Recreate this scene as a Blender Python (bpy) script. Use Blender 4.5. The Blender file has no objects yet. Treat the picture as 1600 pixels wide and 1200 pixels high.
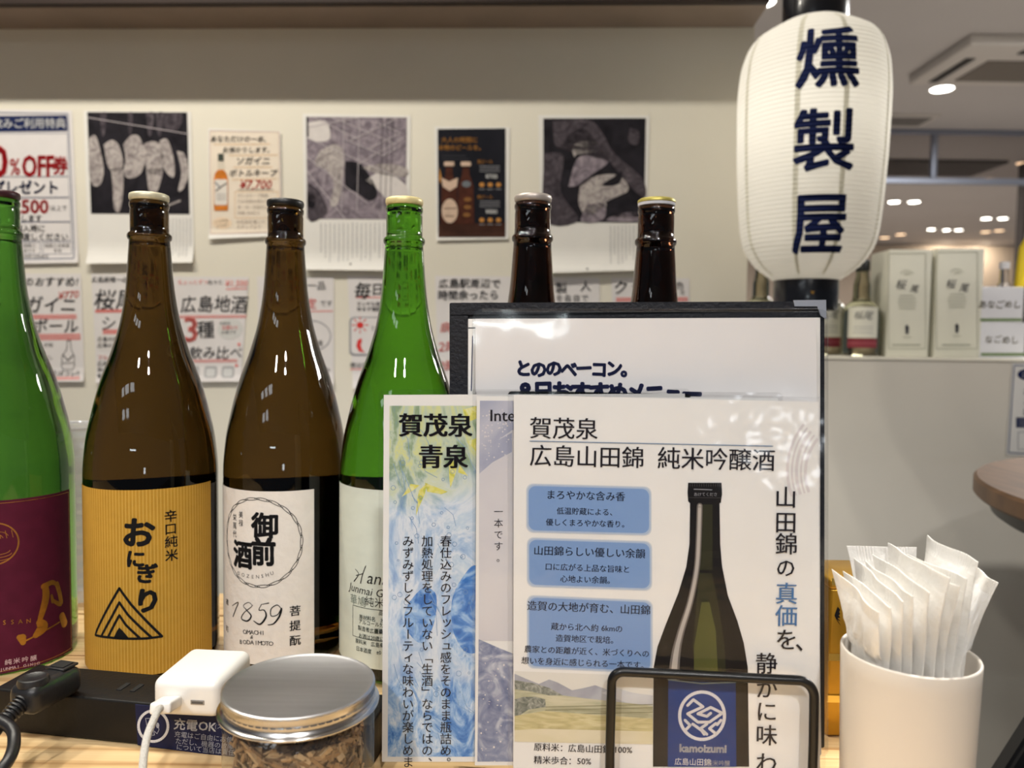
import bpy, bmesh, math, random
from mathutils import Vector, Matrix, noise

S = bpy.context.scene
COL = S.collection
random.seed(7)
R_ = math.radians

# ------------------------------------------------------------------ camera
F = 1200.0                      # focal length in pixels of the 1600x1200 frame
TH, RO, H = R_(3.2), R_(0.8), 0.277
_c, _s = math.cos(RO), math.sin(RO)
FW = Vector((0, math.cos(TH), -math.sin(TH)))
_u0 = Vector((0, math.sin(TH), math.cos(TH)))
RT = Vector((1, 0, 0)) * _c + _u0 * _s
UP = -Vector((1, 0, 0)) * _s + _u0 * _c
EYE = Vector((0, 0, H))
cam_d = bpy.data.cameras.new('camera')
cam = bpy.data.objects.new('camera', cam_d)
COL.objects.link(cam)
M4 = Matrix((RT, UP, -FW)).transposed().to_4x4()
M4.translation = EYE
cam.matrix_world = M4
cam_d.sensor_width = 36.0
cam_d.lens = F / 1600 * 36
cam_d.clip_start = 0.02
cam_d.dof.use_dof = True
cam_d.dof.focus_distance = 0.53
cam_d.dof.aperture_fstop = 7.0
S.camera = cam

# ------------------------------------------------------------------ world, exposure, lights
S.view_settings.view_transform = 'Standard'
S.view_settings.look = 'None'
S.view_settings.exposure = 0.0
S.view_settings.gamma = 1.0
S.view_settings.use_curve_mapping = False
W = bpy.data.worlds.new('world')
S.world = W
W.use_nodes = True
W.node_tree.nodes['Background'].inputs['Color'].default_value = (0.86, 0.94, 1.08, 1)
W.node_tree.nodes['Background'].inputs['Strength'].default_value = 0.10


def area(name, loc, target, w, h, power, col=(1, 1, 1), shape='RECTANGLE', spread=180):
    d = bpy.data.lights.new(name, 'AREA')
    d.shape = shape
    d.size = w
    if shape == 'RECTANGLE':
        d.size_y = h
    d.energy = power
    d.color = col
    d.spread = R_(spread)
    o = bpy.data.objects.new(name, d)
    COL.objects.link(o)
    o.location = loc
    o.rotation_euler = (Vector(target) - Vector(loc)).to_track_quat('-Z', 'Y').to_euler()
    return o


def spot(name, loc, target, power, angle, blend=0.5, col=(1, 1, 1), r=0.04):
    d = bpy.data.lights.new(name, 'SPOT')
    d.energy = power
    d.color = col
    d.spot_size = R_(angle)
    d.spot_blend = blend
    d.shadow_soft_size = r
    o = bpy.data.objects.new(name, d)
    COL.objects.link(o)
    o.location = loc
    o.rotation_euler = (Vector(target) - Vector(loc)).to_track_quat('-Z', 'Y').to_euler()
    return o


WARM = (1.0, 0.94, 0.82)
for x, p in ((-1.35, 11), (-0.8, 12), (-0.36, 9.5)):      # shop downlights just in front of the poster wall
    y = 0.765 - 0.04 * (x + 0.3)
    area('wall_downlight', (x, y, 1.66), (x, y + 0.02, 0), 0.07, 0.07, p, WARM, 'DISK')
for x, y, p in ((-0.5, -0.1, 12), (0.10, -0.1, 16)):   # narrow shop downlights over the counter
    spot('counter_downlight', (x, y, 1.66), (x * 0.9, y + 0.1, 0), p, 70, 0.6, (1, 0.95, 0.88))
for x in (-0.65, 0.30):                                               # track spots behind the camera, aimed at the counter
    spot('track_spot', (x, -1.2, 1.66), (x * 0.6 - 0.02, 0.5, 0.02), 80, 40, 0.6, (1, 0.98, 0.96), 0.05)
spot('half_wall_spot', (1.5, 0.1, 1.66), (1.06, 1.5, 0.10), 66, 34, 0.6, (1, 0.97, 0.92), 0.05)
spot('wipes_fill_spot', (0.40, 0.72, 1.66), (0.222, 0.42, 0.14), 150, 12, 0.7, (1, 0.96, 0.90), 0.04)  # narrow fill spot added to brighten the wrapped wipes
area('case_glare_light', (-1.15, -5.5, 0.80), (-1.15, 0, 0.6), 1.1, 0.09, 7, (0.86, 0.97, 1.0))  # unseen strip lamp added so the clear case shows a glare
area('sheet_glare_light', (1.10, -5.5, -0.02), (0.2, 0, 0.1), 0.40, 0.34, 6, (0.88, 0.94, 1.0))  # unseen low panel added for the glare on the front laminate
for x, y in ((-2.6, -2.2), (-1.95, -2.2), (-1.3, -2.2), (-2.7, -3.5), (-2.0, -3.5)):   # square ceiling panels behind the camera
    area('ceiling_panel', (x, y, 1.70), (x, y, 0), 0.44, 0.44, 3.8, (0.88, 0.95, 1.0))
area('mall_light', (3.0, 2.6, 1.69), (3.0, 2.6, 0), 1.0, 1.0, 180, (1, 0.98, 0.94))
area('mall_light', (4.0, 7.4, 1.69), (4.0, 7.4, 0), 2.0, 2.0, 230, (1, 0.94, 0.87))


# ------------------------------------------------------------------ projection helpers
def ray(px, py):
    return FW + RT * ((px - 800) / F) + UP * ((600 - py) / F)


def P(px, py, Y):
    d = ray(px, py)
    return EYE + d * (Y / d.y)


def G(px, py, z=0.0):
    d = ray(px, py)
    return EYE + d * ((z - H) / d.z)


class Plane:
    """A plane through p with unit normal n turned towards the camera."""
    def __init__(self, p, yaw=0.0, lean=0.0, off=0.0):
        n = Vector((0, -1, 0))
        n = Matrix.Rotation(R_(yaw), 3, 'Z') @ (Matrix.Rotation(R_(-lean), 3, 'X') @ n)
        self.n, self.p = n, Vector(p) + n * (-off)

    def __call__(self, px, py, h=0.0):
        d = ray(px, py)
        return EYE + d * ((self.p - EYE).dot(self.n) / d.dot(self.n)) + self.n * h


# ------------------------------------------------------------------ materials
def lin(c):
    return tuple(((v / 255) / 12.92 if v / 255 <= 0.04045 else ((v / 255 + 0.055) / 1.055) ** 2.4) for v in c[:3])


MATS = {}


def new_mat(name):
    m = bpy.data.materials.new(name)
    m.use_nodes = True
    nt = m.node_tree
    return m, nt, nt.nodes['Principled BSDF']


def M(name, col, rough=0.5, metal=0.0, var=0.0, scale=60.0, bump=0.0, bscale=None, coat=0.0, stretch=None, spec=0.5):
    """Principled material; the colour wanders by VAR with a noise, BUMP roughens the surface."""
    if name in MATS:
        return MATS[name]
    m, nt, b = new_mat(name)
    L = nt.links.new
    c = lin(col)
    b.inputs['Base Color'].default_value = (*c, 1)
    b.inputs['Roughness'].default_value = rough
    b.inputs['Metallic'].default_value = metal
    if any(k in name for k in ('ink', 'print_', 'menu_', 'paper', 'page')):
        spec, rough = 0.12, max(rough, 0.75)             # printed matter: dull
        b.inputs['Roughness'].default_value = rough
    b.inputs['Specular IOR Level'].default_value = spec
    if coat:
        b.inputs['Coat Weight'].default_value = coat
        b.inputs['Coat Roughness'].default_value = 0.06
    if var or bump:
        tc = nt.nodes.new('ShaderNodeTexCoord')
        mp = nt.nodes.new('ShaderNodeMapping')
        L(tc.outputs['Object'], mp.inputs['Vector'])
        if stretch:
            mp.inputs['Scale'].default_value = stretch
        nz = nt.nodes.new('ShaderNodeTexNoise')
        nz.inputs['Scale'].default_value = scale
        nz.inputs['Detail'].default_value = 5
        L(mp.outputs['Vector'], nz.inputs['Vector'])
        if var:
            rp = nt.nodes.new('ShaderNodeValToRGB')
            rp.color_ramp.elements[0].position = 0.3
            rp.color_ramp.elements[1].position = 0.7
            rp.color_ramp.elements[0].color = (*[max(0, v * (1 - var)) for v in c], 1)
            rp.color_ramp.elements[1].color = (*[min(1, v * (1 + var)) for v in c], 1)
            L(nz.outputs['Fac'], rp.inputs['Fac'])
            L(rp.outputs['Color'], b.inputs['Base Color'])
        if bump:
            n2 = nt.nodes.new('ShaderNodeTexNoise')
            n2.inputs['Scale'].default_value = bscale or scale
            n2.inputs['Detail'].default_value = 4
            L(mp.outputs['Vector'], n2.inputs['Vector'])
            bp = nt.nodes.new('ShaderNodeBump')
            bp.inputs['Strength'].default_value = bump
            bp.inputs['Distance'].default_value = 0.002
            L(n2.outputs['Fac'], bp.inputs['Height'])
            L(bp.outputs['Normal'], b.inputs['Normal'])
    MATS[name] = m
    return m


def ramp_mat(name, stops, scale, dist=0.0, detail=6, rough=0.4, stretch=(1, 1, 1), kind='noise', rot=(0, 0, 0)):
    """A printed or natural pattern: a noise or wave through a colour ramp."""
    if name in MATS:
        return MATS[name]
    m, nt, b = new_mat(name)
    L = nt.links.new
    tc = nt.nodes.new('ShaderNodeTexCoord')
    mp = nt.nodes.new('ShaderNodeMapping')
    mp.inputs['Scale'].default_value = stretch
    mp.inputs['Rotation'].default_value = rot
    L(tc.outputs['Object'], mp.inputs['Vector'])
    if kind == 'wave':
        t = nt.nodes.new('ShaderNodeTexWave')
        t.inputs['Distortion'].default_value = dist
        t.inputs['Detail'].default_value = detail
    else:
        t = nt.nodes.new('ShaderNodeTexNoise')
        t.inputs['Distortion'].default_value = dist
        t.inputs['Detail'].default_value = detail
    t.inputs['Scale'].default_value = scale
    L(mp.outputs['Vector'], t.inputs['Vector'])
    rp = nt.nodes.new('ShaderNodeValToRGB')
    cr = rp.color_ramp
    while len(cr.elements) < len(stops):
        cr.elements.new(0.5)
    for e, (p, c) in zip(cr.elements, stops):
        e.position = p
        e.color = (*lin(c), 1)
    L(t.outputs['Fac'], rp.inputs['Fac'])
    L(rp.outputs['Color'], b.inputs['Base Color'])
    if 'print_' in name:
        rough = 0.8
        b.inputs['Specular IOR Level'].default_value = 0.12
    b.inputs['Roughness'].default_value = rough
    MATS[name] = m
    return m


def glass(name, col, rough=0.02, ior=1.45):
    if name in MATS:
        return MATS[name]
    m, nt, b = new_mat(name)
    b.inputs['Base Color'].default_value = (*col, 1)
    b.inputs['Roughness'].default_value = rough
    b.inputs['IOR'].default_value = ior
    b.inputs['Transmission Weight'].default_value = 1.0
    tc = nt.nodes.new('ShaderNodeTexCoord')
    mp = nt.nodes.new('ShaderNodeMapping')
    mp.inputs['Scale'].default_value = (1, 1, 0.25)
    nz = nt.nodes.new('ShaderNodeTexNoise')
    nz.inputs['Scale'].default_value = 70
    bp = nt.nodes.new('ShaderNodeBump')
    bp.inputs['Strength'].default_value = 0.18
    bp.inputs['Distance'].default_value = 0.001
    L = nt.links.new
    L(tc.outputs['Object'], mp.inputs['Vector'])
    L(mp.outputs['Vector'], nz.inputs['Vector'])
    L(nz.outputs['Fac'], bp.inputs['Height'])
    L(bp.outputs['Normal'], b.inputs['Normal'])
    MATS[name] = m
    return m


def clear(name, tint=(255, 255, 255), rough=0.04, ior=1.45, bump=0.0, milk=0.0, bscale=60):
    """Thin clear plastic: lets light straight through and mirrors it by Fresnel; MILK adds some white haze."""
    if name in MATS:
        return MATS[name]
    m, nt, b = new_mat(name)
    nt.nodes.remove(b)
    L = nt.links.new
    out = nt.nodes['Material Output']
    tr = nt.nodes.new('ShaderNodeBsdfTransparent')
    tr.inputs['Color'].default_value = (*lin(tint), 1)
    gl = nt.nodes.new('ShaderNodeBsdfGlossy')
    gl.inputs['Roughness'].default_value = rough
    fr = nt.nodes.new('ShaderNodeLayerWeight')          # the same from both sides of the sheet, unlike a Fresnel node
    fr.inputs['Blend'].default_value = 0.5
    pw = nt.nodes.new('ShaderNodeMath')
    pw.operation = 'POWER'
    pw.inputs[1].default_value = 4.0
    ml = nt.nodes.new('ShaderNodeMath')
    ml.operation = 'MULTIPLY_ADD'
    ml.inputs[1].default_value = 0.5
    ml.inputs[2].default_value = ((ior - 1) / (ior + 1)) ** 2
    mx = nt.nodes.new('ShaderNodeMixShader')
    L(fr.outputs['Facing'], pw.inputs[0])
    L(pw.outputs[0], ml.inputs[0])
    L(ml.outputs[0], mx.inputs['Fac'])
    first = tr
    if milk:
        df = nt.nodes.new('ShaderNodeBsdfDiffuse')
        df.inputs['Color'].default_value = (0.85, 0.85, 0.85, 1)
        m2 = nt.nodes.new('ShaderNodeMixShader')
        m2.inputs['Fac'].default_value = milk
        L(tr.outputs['BSDF'], m2.inputs[1])
        L(df.outputs['BSDF'], m2.inputs[2])
        first = m2
    L(first.outputs[0], mx.inputs[1])
    L(gl.outputs['BSDF'], mx.inputs[2])
    if bump:
        tc = nt.nodes.new('ShaderNodeTexCoord')
        nz = nt.nodes.new('ShaderNodeTexNoise')
        nz.inputs['Scale'].default_value = bscale
        bp = nt.nodes.new('ShaderNodeBump')
        bp.inputs['Strength'].default_value = bump
        bp.inputs['Distance'].default_value = 0.003
        L(tc.outputs['Object'], nz.inputs['Vector'])
        L(nz.outputs['Fac'], bp.inputs['Height'])
        L(bp.outputs['Normal'], gl.inputs['Normal'])
        L(bp.outputs['Normal'], fr.inputs['Normal'])
    L(mx.outputs['Shader'], out.inputs['Surface'])
    MATS[name] = m
    return m


def thin_paper(name, col, through=0.3, rough=0.35, bump=0.0, gloss=0.06, bscale=60):
    """Translucent paper or film: part of the light passes and scatters."""
    if name in MATS:
        return MATS[name]
    m, nt, b = new_mat(name)
    nt.nodes.remove(b)
    L = nt.links.new
    out = nt.nodes['Material Output']
    df = nt.nodes.new('ShaderNodeBsdfDiffuse')
    tl = nt.nodes.new('ShaderNodeBsdfTranslucent')
    gl = nt.nodes.new('ShaderNodeBsdfGlossy')
    for n in (df, tl):
        n.inputs['Color'].default_value = (*lin(col), 1)
    gl.inputs['Roughness'].default_value = rough
    a = nt.nodes.new('ShaderNodeMixShader')
    a.inputs['Fac'].default_value = through
    g = nt.nodes.new('ShaderNodeMixShader')
    g.inputs['Fac'].default_value = gloss
    L(df.outputs[0], a.inputs[1])
    L(tl.outputs[0], a.inputs[2])
    L(a.outputs[0], g.inputs[1])
    L(gl.outputs[0], g.inputs[2])
    if bump:
        tc = nt.nodes.new('ShaderNodeTexCoord')
        nz = nt.nodes.new('ShaderNodeTexNoise')
        nz.inputs['Scale'].default_value = bscale
        nz.inputs['Detail'].default_value = 3
        bp = nt.nodes.new('ShaderNodeBump')
        bp.inputs['Strength'].default_value = bump
        bp.inputs['Distance'].default_value = 0.004
        L(tc.outputs['Object'], nz.inputs['Vector'])
        L(nz.outputs['Fac'], bp.inputs['Height'])
        for n in (df, tl, gl):
            L(bp.outputs['Normal'], n.inputs['Normal'])
    L(g.outputs[0], out.inputs['Surface'])
    MATS[name] = m
    return m


def emit(name, col, power):
    if name in MATS:
        return MATS[name]
    m, nt, b = new_mat(name)
    b.inputs['Base Color'].default_value = (*lin(col), 1)
    b.inputs['Emission Color'].default_value = (*lin(col), 1)
    b.inputs['Emission Strength'].default_value = power
    MATS[name] = m
    return m


# ------------------------------------------------------------------ object helpers
def tag(o, label=None, cat=None, group=None, kind=None):
    if label:
        o['label'] = label
    if cat:
        o['category'] = cat
    if group:
        o['group'] = group
    if kind:
        o['kind'] = kind
    return o


def thing(name, loc, label, cat, group=None, kind=None):
    o = bpy.data.objects.new(name, None)
    o.empty_display_size = 0.02
    o.location = loc
    COL.objects.link(o)
    return tag(o, label, cat, group, kind)


def wloc(o):
    v = Vector((0, 0, 0))
    while o:
        v += o.location
        o = o.parent
    return v


class MB:
    """Collects shapes in world space and links them as one mesh object."""
    def __init__(self):
        self.bm = bmesh.new()
        self.mats = []

    def mi(self, m):
        if m not in self.mats:
            self.mats.append(m)
        return self.mats.index(m)

    def add(self, verts, faces, m):
        vs = [self.bm.verts.new(v) for v in verts]
        k = self.mi(m)
        for f in faces:
            try:
                fc = self.bm.faces.new([vs[i] for i in f])
                fc.material_index = k
            except ValueError:
                pass
        return vs

    def box(self, c, size, m, bev=0.0, rot=None, seg=3):
        b = bmesh.new()
        bmesh.ops.create_cube(b, size=1.0)
        for v in b.verts:
            v.co = Vector((v.co.x * size[0], v.co.y * size[1], v.co.z * size[2]))
        if bev:
            bmesh.ops.bevel(b, geom=b.edges[:], offset=bev, segments=seg, affect='EDGES', profile=0.5)
        rm = rot if rot is not None else Matrix.Identity(3)
        c = Vector(c)
        b.verts.index_update()
        self.add([rm @ v.co + c for v in b.verts], [[v.index for v in f.verts] for f in b.faces], m)
        b.free()

    def lathe(self, prof, c, m, n=64, close=True, axis=None):
        """prof: (r, z) from the bottom to the top."""
        c = Vector(c)
        rm = axis if axis is not None else Matrix.Identity(3)
        vs, fs, rings = [], [], []
        for r, z in prof:
            if r < 1e-6:
                rings.append([len(vs)])
                vs.append(rm @ Vector((0, 0, z)) + c)
            else:
                rings.append(list(range(len(vs), len(vs) + n)))
                vs += [rm @ Vector((r * math.cos(2 * math.pi * i / n), r * math.sin(2 * math.pi * i / n), z)) + c for i in range(n)]
        for a, b in zip(rings, rings[1:]):
            for i in range(n):
                j = (i + 1) % n
                if len(a) == 1 and len(b) == 1:
                    continue
                if len(a) == 1:
                    fs.append((a[0], b[j], b[i]))
                elif len(b) == 1:
                    fs.append((a[i], a[j], b[0]))
                else:
                    fs.append((a[i], a[j], b[j], b[i]))
        if close:
            if len(rings[0]) > 1:
                fs.append(tuple(reversed(rings[0])))
            if len(rings[-1]) > 1:
                fs.append(tuple(rings[-1]))
        self.add(vs, fs, m)

    def tube(self, pts, r, m, n=10, caps=True, closed=False):
        pts = [Vector(p) for p in pts]
        rr = r if isinstance(r, (list, tuple)) else [r] * len(pts)
        vs, fs = [], []
        prev = None
        N = len(pts)
        for i, p in enumerate(pts):
            if closed:
                t = (pts[(i + 1) % N] - pts[i - 1]).normalized()
            else:
                t = (pts[min(i + 1, N - 1)] - pts[max(i - 1, 0)]).normalized()
            if prev is None:
                a = Vector((0, 0, 1)) if abs(t.z) < 0.9 else Vector((1, 0, 0))
                u = t.cross(a).normalized()
            else:
                u = (prev - t * prev.dot(t)).normalized()
            prev = u
            w = t.cross(u)
            vs += [p + (u * math.cos(2 * math.pi * k / n) + w * math.sin(2 * math.pi * k / n)) * rr[i] for k in range(n)]
        for i in range(N if closed else N - 1):
            j = (i + 1) % N
            for k in range(n):
                l = (k + 1) % n
                fs.append((i * n + k, i * n + l, j * n + l, j * n + k))
        if caps and not closed:
            fs.append(tuple(range(n - 1, -1, -1)))
            fs.append(tuple(range((N - 1) * n, N * n)))
        self.add(vs, fs, m)

    def build(self, name, parent=None, origin=None, smooth=35, merge=False):
        bm = self.bm
        if merge:
            bmesh.ops.remove_doubles(bm, verts=bm.verts[:], dist=1e-6)
        bmesh.ops.recalc_face_normals(bm, faces=bm.faces[:])
        for f in bm.faces:
            f.smooth = smooth > 0
        if smooth > 0:
            lim = R_(smooth)
            for e in bm.edges:
                if len(e.link_faces) == 2 and e.calc_face_angle(0) > lim:
                    e.smooth = False
        return finish(bm, name, self.mats, parent, origin)


def finish(bm, name, mats, parent, origin):
    o0 = wloc(parent) if parent else (Vector(origin) if origin is not None else Vector((0, 0, 0)))
    for v in bm.verts:
        v.co -= o0
    me = bpy.data.meshes.new(name)
    bm.to_mesh(me)
    bm.free()
    for m in mats:
        me.materials.append(m)
    o = bpy.data.objects.new(name, me)
    COL.objects.link(o)
    if parent:
        o.parent = parent
    else:
        o.location = o0
    return o


def one(name, m, parent=None, **kw):
    """shortcut: a mesh of one shape; kw gives the MB method and its arguments"""
    b = MB()
    for k, a in kw.items():
        if k == 'box':
            b.box(a[0], a[1], m, *a[2:])
        elif k == 'tube':
            b.tube(a[0], a[1], m, *a[2:])
        elif k == 'lathe':
            b.lathe(a[0], a[1], m, *a[2:])
    return b.build(name, parent)


def rotz(deg):
    return Matrix.Rotation(R_(deg), 3, 'Z')


def interp(pts):
    """monotone cubic through (x, y) points sorted by x"""
    xs = [p[0] for p in pts]
    ys = [p[1] for p in pts]
    n = len(pts)
    d = [(ys[i + 1] - ys[i]) / (xs[i + 1] - xs[i]) for i in range(n - 1)]
    m = [d[0]] + [0 if d[i - 1] * d[i] <= 0 else 2 * d[i - 1] * d[i] / (d[i - 1] + d[i]) for i in range(1, n - 1)] + [d[-1]]

    def f(x):
        if x <= xs[0]:
            return ys[0]
        if x >= xs[-1]:
            return ys[-1]
        i = max(k for k in range(n - 1) if xs[k] <= x)
        h = xs[i + 1] - xs[i]
        t = (x - xs[i]) / h
        return (ys[i] * (2 * t ** 3 - 3 * t * t + 1) + h * m[i] * (t ** 3 - 2 * t * t + t)
                + ys[i + 1] * (3 * t * t - 2 * t ** 3) + h * m[i + 1] * (t ** 3 - t * t))
    return f


def smooth_path(pts, k=8):
    pts = [Vector(p) for p in pts]
    out = []
    for i in range(len(pts) - 1):
        p0, p1, p2, p3 = pts[max(i - 1, 0)], pts[i], pts[i + 1], pts[min(i + 2, len(pts) - 1)]
        for j in range(k):
            t = j / k
            out.append(0.5 * ((2 * p1) + (p2 - p0) * t + (2 * p0 - 5 * p1 + 4 * p2 - p3) * t * t + (3 * p1 - p0 - 3 * p2 + p3) * t ** 3))
    out.append(pts[-1])
    return out


# ------------------------------------------------------------------ lettering and printed sheets
_G = {}


def glyph(s, off=0.0):
    k = (s, off)
    if k not in _G:
        c = bpy.data.curves.new('glyph', 'FONT')
        c.body = s
        c.size = 1
        c.resolution_u = 2
        c.offset = off
        o = bpy.data.objects.new('glyph', c)
        COL.objects.link(o)
        ev = o.evaluated_get(bpy.context.evaluated_depsgraph_get())
        me = ev.to_mesh()
        v = [(a.co.x, a.co.y) for a in me.vertices]
        f = [tuple(p.vertices) for p in me.polygons]
        ev.to_mesh_clear()
        bpy.data.objects.remove(o)
        bpy.data.curves.remove(c)
        _G[k] = (v, f, max([a[0] for a in v], default=0.3))
    return _G[k]


def wide(ch):
    return ord(ch) > 0x2E7F


class Sheet:
    """Flat printing in its own drawing units, mapped onto a surface by fn(x, y, height)."""
    def __init__(self, ydown=True, eps=0.00012):
        self.bm = bmesh.new()
        self.mats = []
        self.ys = -1 if ydown else 1
        self.eps = eps
        self.L = 0

    def mi(self, m):
        if m not in self.mats:
            self.mats.append(m)
        return self.mats.index(m)

    def _f(self, pts, m, L=None):
        z = self.L if L is None else L
        try:
            f = self.bm.faces.new([self.bm.verts.new((p[0], p[1], z)) for p in pts])
            f.material_index = self.mi(m)
        except ValueError:
            pass

    def poly(self, pts, m, L=None):
        b = bmesh.new()
        f = b.faces.new([b.verts.new((p[0], p[1], 0)) for p in pts])
        r = bmesh.ops.triangulate(b, faces=[f])
        for t in b.faces:
            self._f([v.co for v in t.verts], m, L)
        b.free()

    def rect(self, x0, y0, x1, y1, m, L=None):
        self._f([(x0, y0), (x1, y0), (x1, y1), (x0, y1)], m, L)

    def rrect(self, x0, y0, x1, y1, r, m, L=None, n=6):
        pts = []
        for cx, cy, a in ((x1 - r, y1 - r, 0), (x0 + r, y1 - r, 90), (x0 + r, y0 + r, 180), (x1 - r, y0 + r, 270)):
            pts += [(cx + r * math.cos(R_(a + 90 * i / n)), cy + r * math.sin(R_(a + 90 * i / n))) for i in range(n + 1)]
        self._f(pts, m, L)

    def ell(self, cx, cy, rx, ry, m, L=None, n=28, rot=0):
        c, s = math.cos(R_(rot)), math.sin(R_(rot))
        self._f([(cx + rx * math.cos(2 * math.pi * i / n) * c - ry * math.sin(2 * math.pi * i / n) * s,
                  cy + rx * math.cos(2 * math.pi * i / n) * s + ry * math.sin(2 * math.pi * i / n) * c) for i in range(n)], m, L)

    def line(self, pts, w, m, L=None, closed=False, joints=True):
        if closed:
            pts = list(pts) + [pts[0]]
        for (x0, y0), (x1, y1) in zip(pts, pts[1:]):
            d = math.hypot(x1 - x0, y1 - y0) or 1e-9
            nx, ny = -(y1 - y0) / d * w / 2, (x1 - x0) / d * w / 2
            self._f([(x0 + nx, y0 + ny), (x1 + nx, y1 + ny), (x1 - nx, y1 - ny), (x0 - nx, y0 - ny)], m, L)
        if joints:
            for x, y in pts:
                self.ell(x, y, w / 2, w / 2, m, L, 8)

    def arc(self, cx, cy, rx, ry, a0, a1, w, m, L=None, n=24):
        self.line([(cx + rx * math.cos(R_(a0 + (a1 - a0) * i / n)), cy + ry * math.sin(R_(a0 + (a1 - a0) * i / n))) for i in range(n + 1)], w, m, L, joints=False)

    def box(self, x0, y0, x1, y1, w, m, L=None):
        self.line([(x0, y0), (x1, y0), (x1, y1), (x0, y1)], w, m, L, closed=True, joints=False)

    def put(self, s, off, x, y, h, m, sx=1.0, rot=0.0, skew=0.0, L=None, cx=0.5, cy=0.38):
        """one glyph run with its local point (cx, cy) at (x, y); OFF > 0 emboldens by shifted copies"""
        if off > 0:
            n = 8 if off > 0.02 else 4
            for k in range(n):
                a = 2 * math.pi * (k + 0.5) / n
                self.put(s, 0, x + off * h * math.cos(a), y + off * h * math.sin(a), h, m, sx, rot, skew, L, cx, cy)
            return
        v, f, w = glyph(s, off)
        c, sn = math.cos(R_(rot)), math.sin(R_(rot))
        z = (self.L + 1) if L is None else L
        vs = []
        for a, b in v:
            a, b = (a - cx) * h * sx, (b - cy) * h
            a += b * skew
            a, b = a * c - b * sn, a * sn + b * c
            vs.append(self.bm.verts.new((x + a, y + self.ys * b, z)))
        k = self.mi(m)
        for q in f:
            try:
                fc = self.bm.faces.new([vs[i] for i in q])
                fc.material_index = k
            except ValueError:
                pass

    def text(self, s, x, y, h, m, bold=0.0, align='c', sx=1.0, rot=0.0, skew=0.0, sp=1.0, serif=0.0, jit=0.0, vert=False, L=None):
        """s centred on height y; align c/l/r about x; SERIF thickens only the uprights; JIT shakes each glyph like handwriting"""
        runs = []
        for ch in s:
            if not vert and runs and not wide(ch) and not wide(runs[-1][0]) and sp == 1.0 and not jit:
                runs[-1] += ch
            else:
                runs.append(ch)
        c, sn = math.cos(R_(rot)), math.sin(R_(rot))
        if vert:
            for i, ch in enumerate(runs):
                d = i * h * sp
                xx, yy = x, y - self.ys * d
                r2, ox, oy = rot, 0, 0
                if ch in 'ー「」':
                    r2 = rot - 90
                if ch in '、。':
                    ox, oy = 0.55, 0.5
                if ch in 'っッュャョゃゅょィァェ':
                    ox, oy = 0.08, 0.08
                self._run(ch, bold, xx + ox * h * sx, yy + self.ys * oy * h, h, m, sx, r2, skew, serif, jit, L)
            return
        adv = [(1.0 if wide(r[0]) else (0.32 * len(r) if r.strip() == '' else glyph(r, 0)[2] + 0.06)) * sp for r in runs]
        tot = sum(adv) * h * sx
        pos = {'c': -tot / 2, 'l': 0, 'r': -tot}[align]
        for r, a in zip(runs, adv):
            w = a * h * sx
            mid = pos + w / 2
            if r.strip():
                cxx = 0.5 if wide(r[0]) else glyph(r, 0)[2] / 2
                self._run(r, bold, x + mid * c, y - self.ys * (-mid * sn) * 1.0, h, m, sx, rot, skew, serif, jit, L, cxx)
            pos += w

    def _run(self, r, bold, x, y, h, m, sx, rot, skew, serif, jit, L, cx=0.5):
        cy = 0.38 if wide(r[0]) else 0.34
        if jit:
            rot += random.uniform(-1, 1) * 6 * jit
            h *= 1 + random.uniform(-1, 1) * 0.08 * jit
            y += random.uniform(-1, 1) * 0.05 * h * jit
        if serif:
            for k, d in enumerate((-1, 0, 1)):
                self.put(r, bold, x + d * serif * h, y, h, m, sx, rot, skew, (self.L + 1 if L is None else L) + 0.05 * k, cx, cy)
        else:
            self.put(r, bold, x, y, h, m, sx, rot, skew, L, cx, cy)

    def build(self, name, fn, parent=None, origin=None, cut=None, smooth=False):
        bm = self.bm
        if cut:
            for ax, step in enumerate(cut):
                if not step:
                    continue
                lo = min(v.co[ax] for v in bm.verts)
                hi = max(v.co[ax] for v in bm.verts)
                n = int((hi - lo) / step)
                for i in range(1, n + 1):
                    co = Vector((0, 0, 0))
                    co[ax] = lo + i * (hi - lo) / (n + 1)
                    no = Vector((0, 0, 0))
                    no[ax] = 1
                    bmesh.ops.bisect_plane(bm, geom=bm.verts[:] + bm.edges[:] + bm.faces[:], plane_co=co, plane_no=no, dist=1e-7)
        for v in bm.verts:
            v.co = fn(v.co.x, v.co.y, v.co.z * self.eps)
        for f in bm.faces:
            f.smooth = smooth
        return finish(bm, name, self.mats, parent, origin)


def join_into(o, *others):
    """fold printed pieces into the mesh they lie on (they share its parent)"""
    bm = bmesh.new()
    bm.from_mesh(o.data)
    for q in others:
        base = len(o.data.materials)
        for m in q.data.materials:
            o.data.materials.append(m)
        n = len(bm.faces)
        off = wloc(q) - wloc(o)
        nv = len(bm.verts)
        bm.from_mesh(q.data)
        bm.faces.ensure_lookup_table()
        bm.verts.ensure_lookup_table()
        for f in bm.faces[n:]:
            f.material_index += base
        for v in bm.verts[nv:]:
            v.co += off
        me = q.data
        bpy.data.objects.remove(q)
        bpy.data.meshes.remove(me)
    bm.to_mesh(o.data)
    bm.free()
    return o


# ================================================================== the setting
CREAM = M('cream_wall_paint', (228, 223, 209), 0.7, var=0.03, scale=4, bump=0.08, bscale=120)
WALL_P = Vector((0, 1.5, H))
WALL = Plane(WALL_P, yaw=-2.3)
WR = rotz(-2.3)


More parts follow.
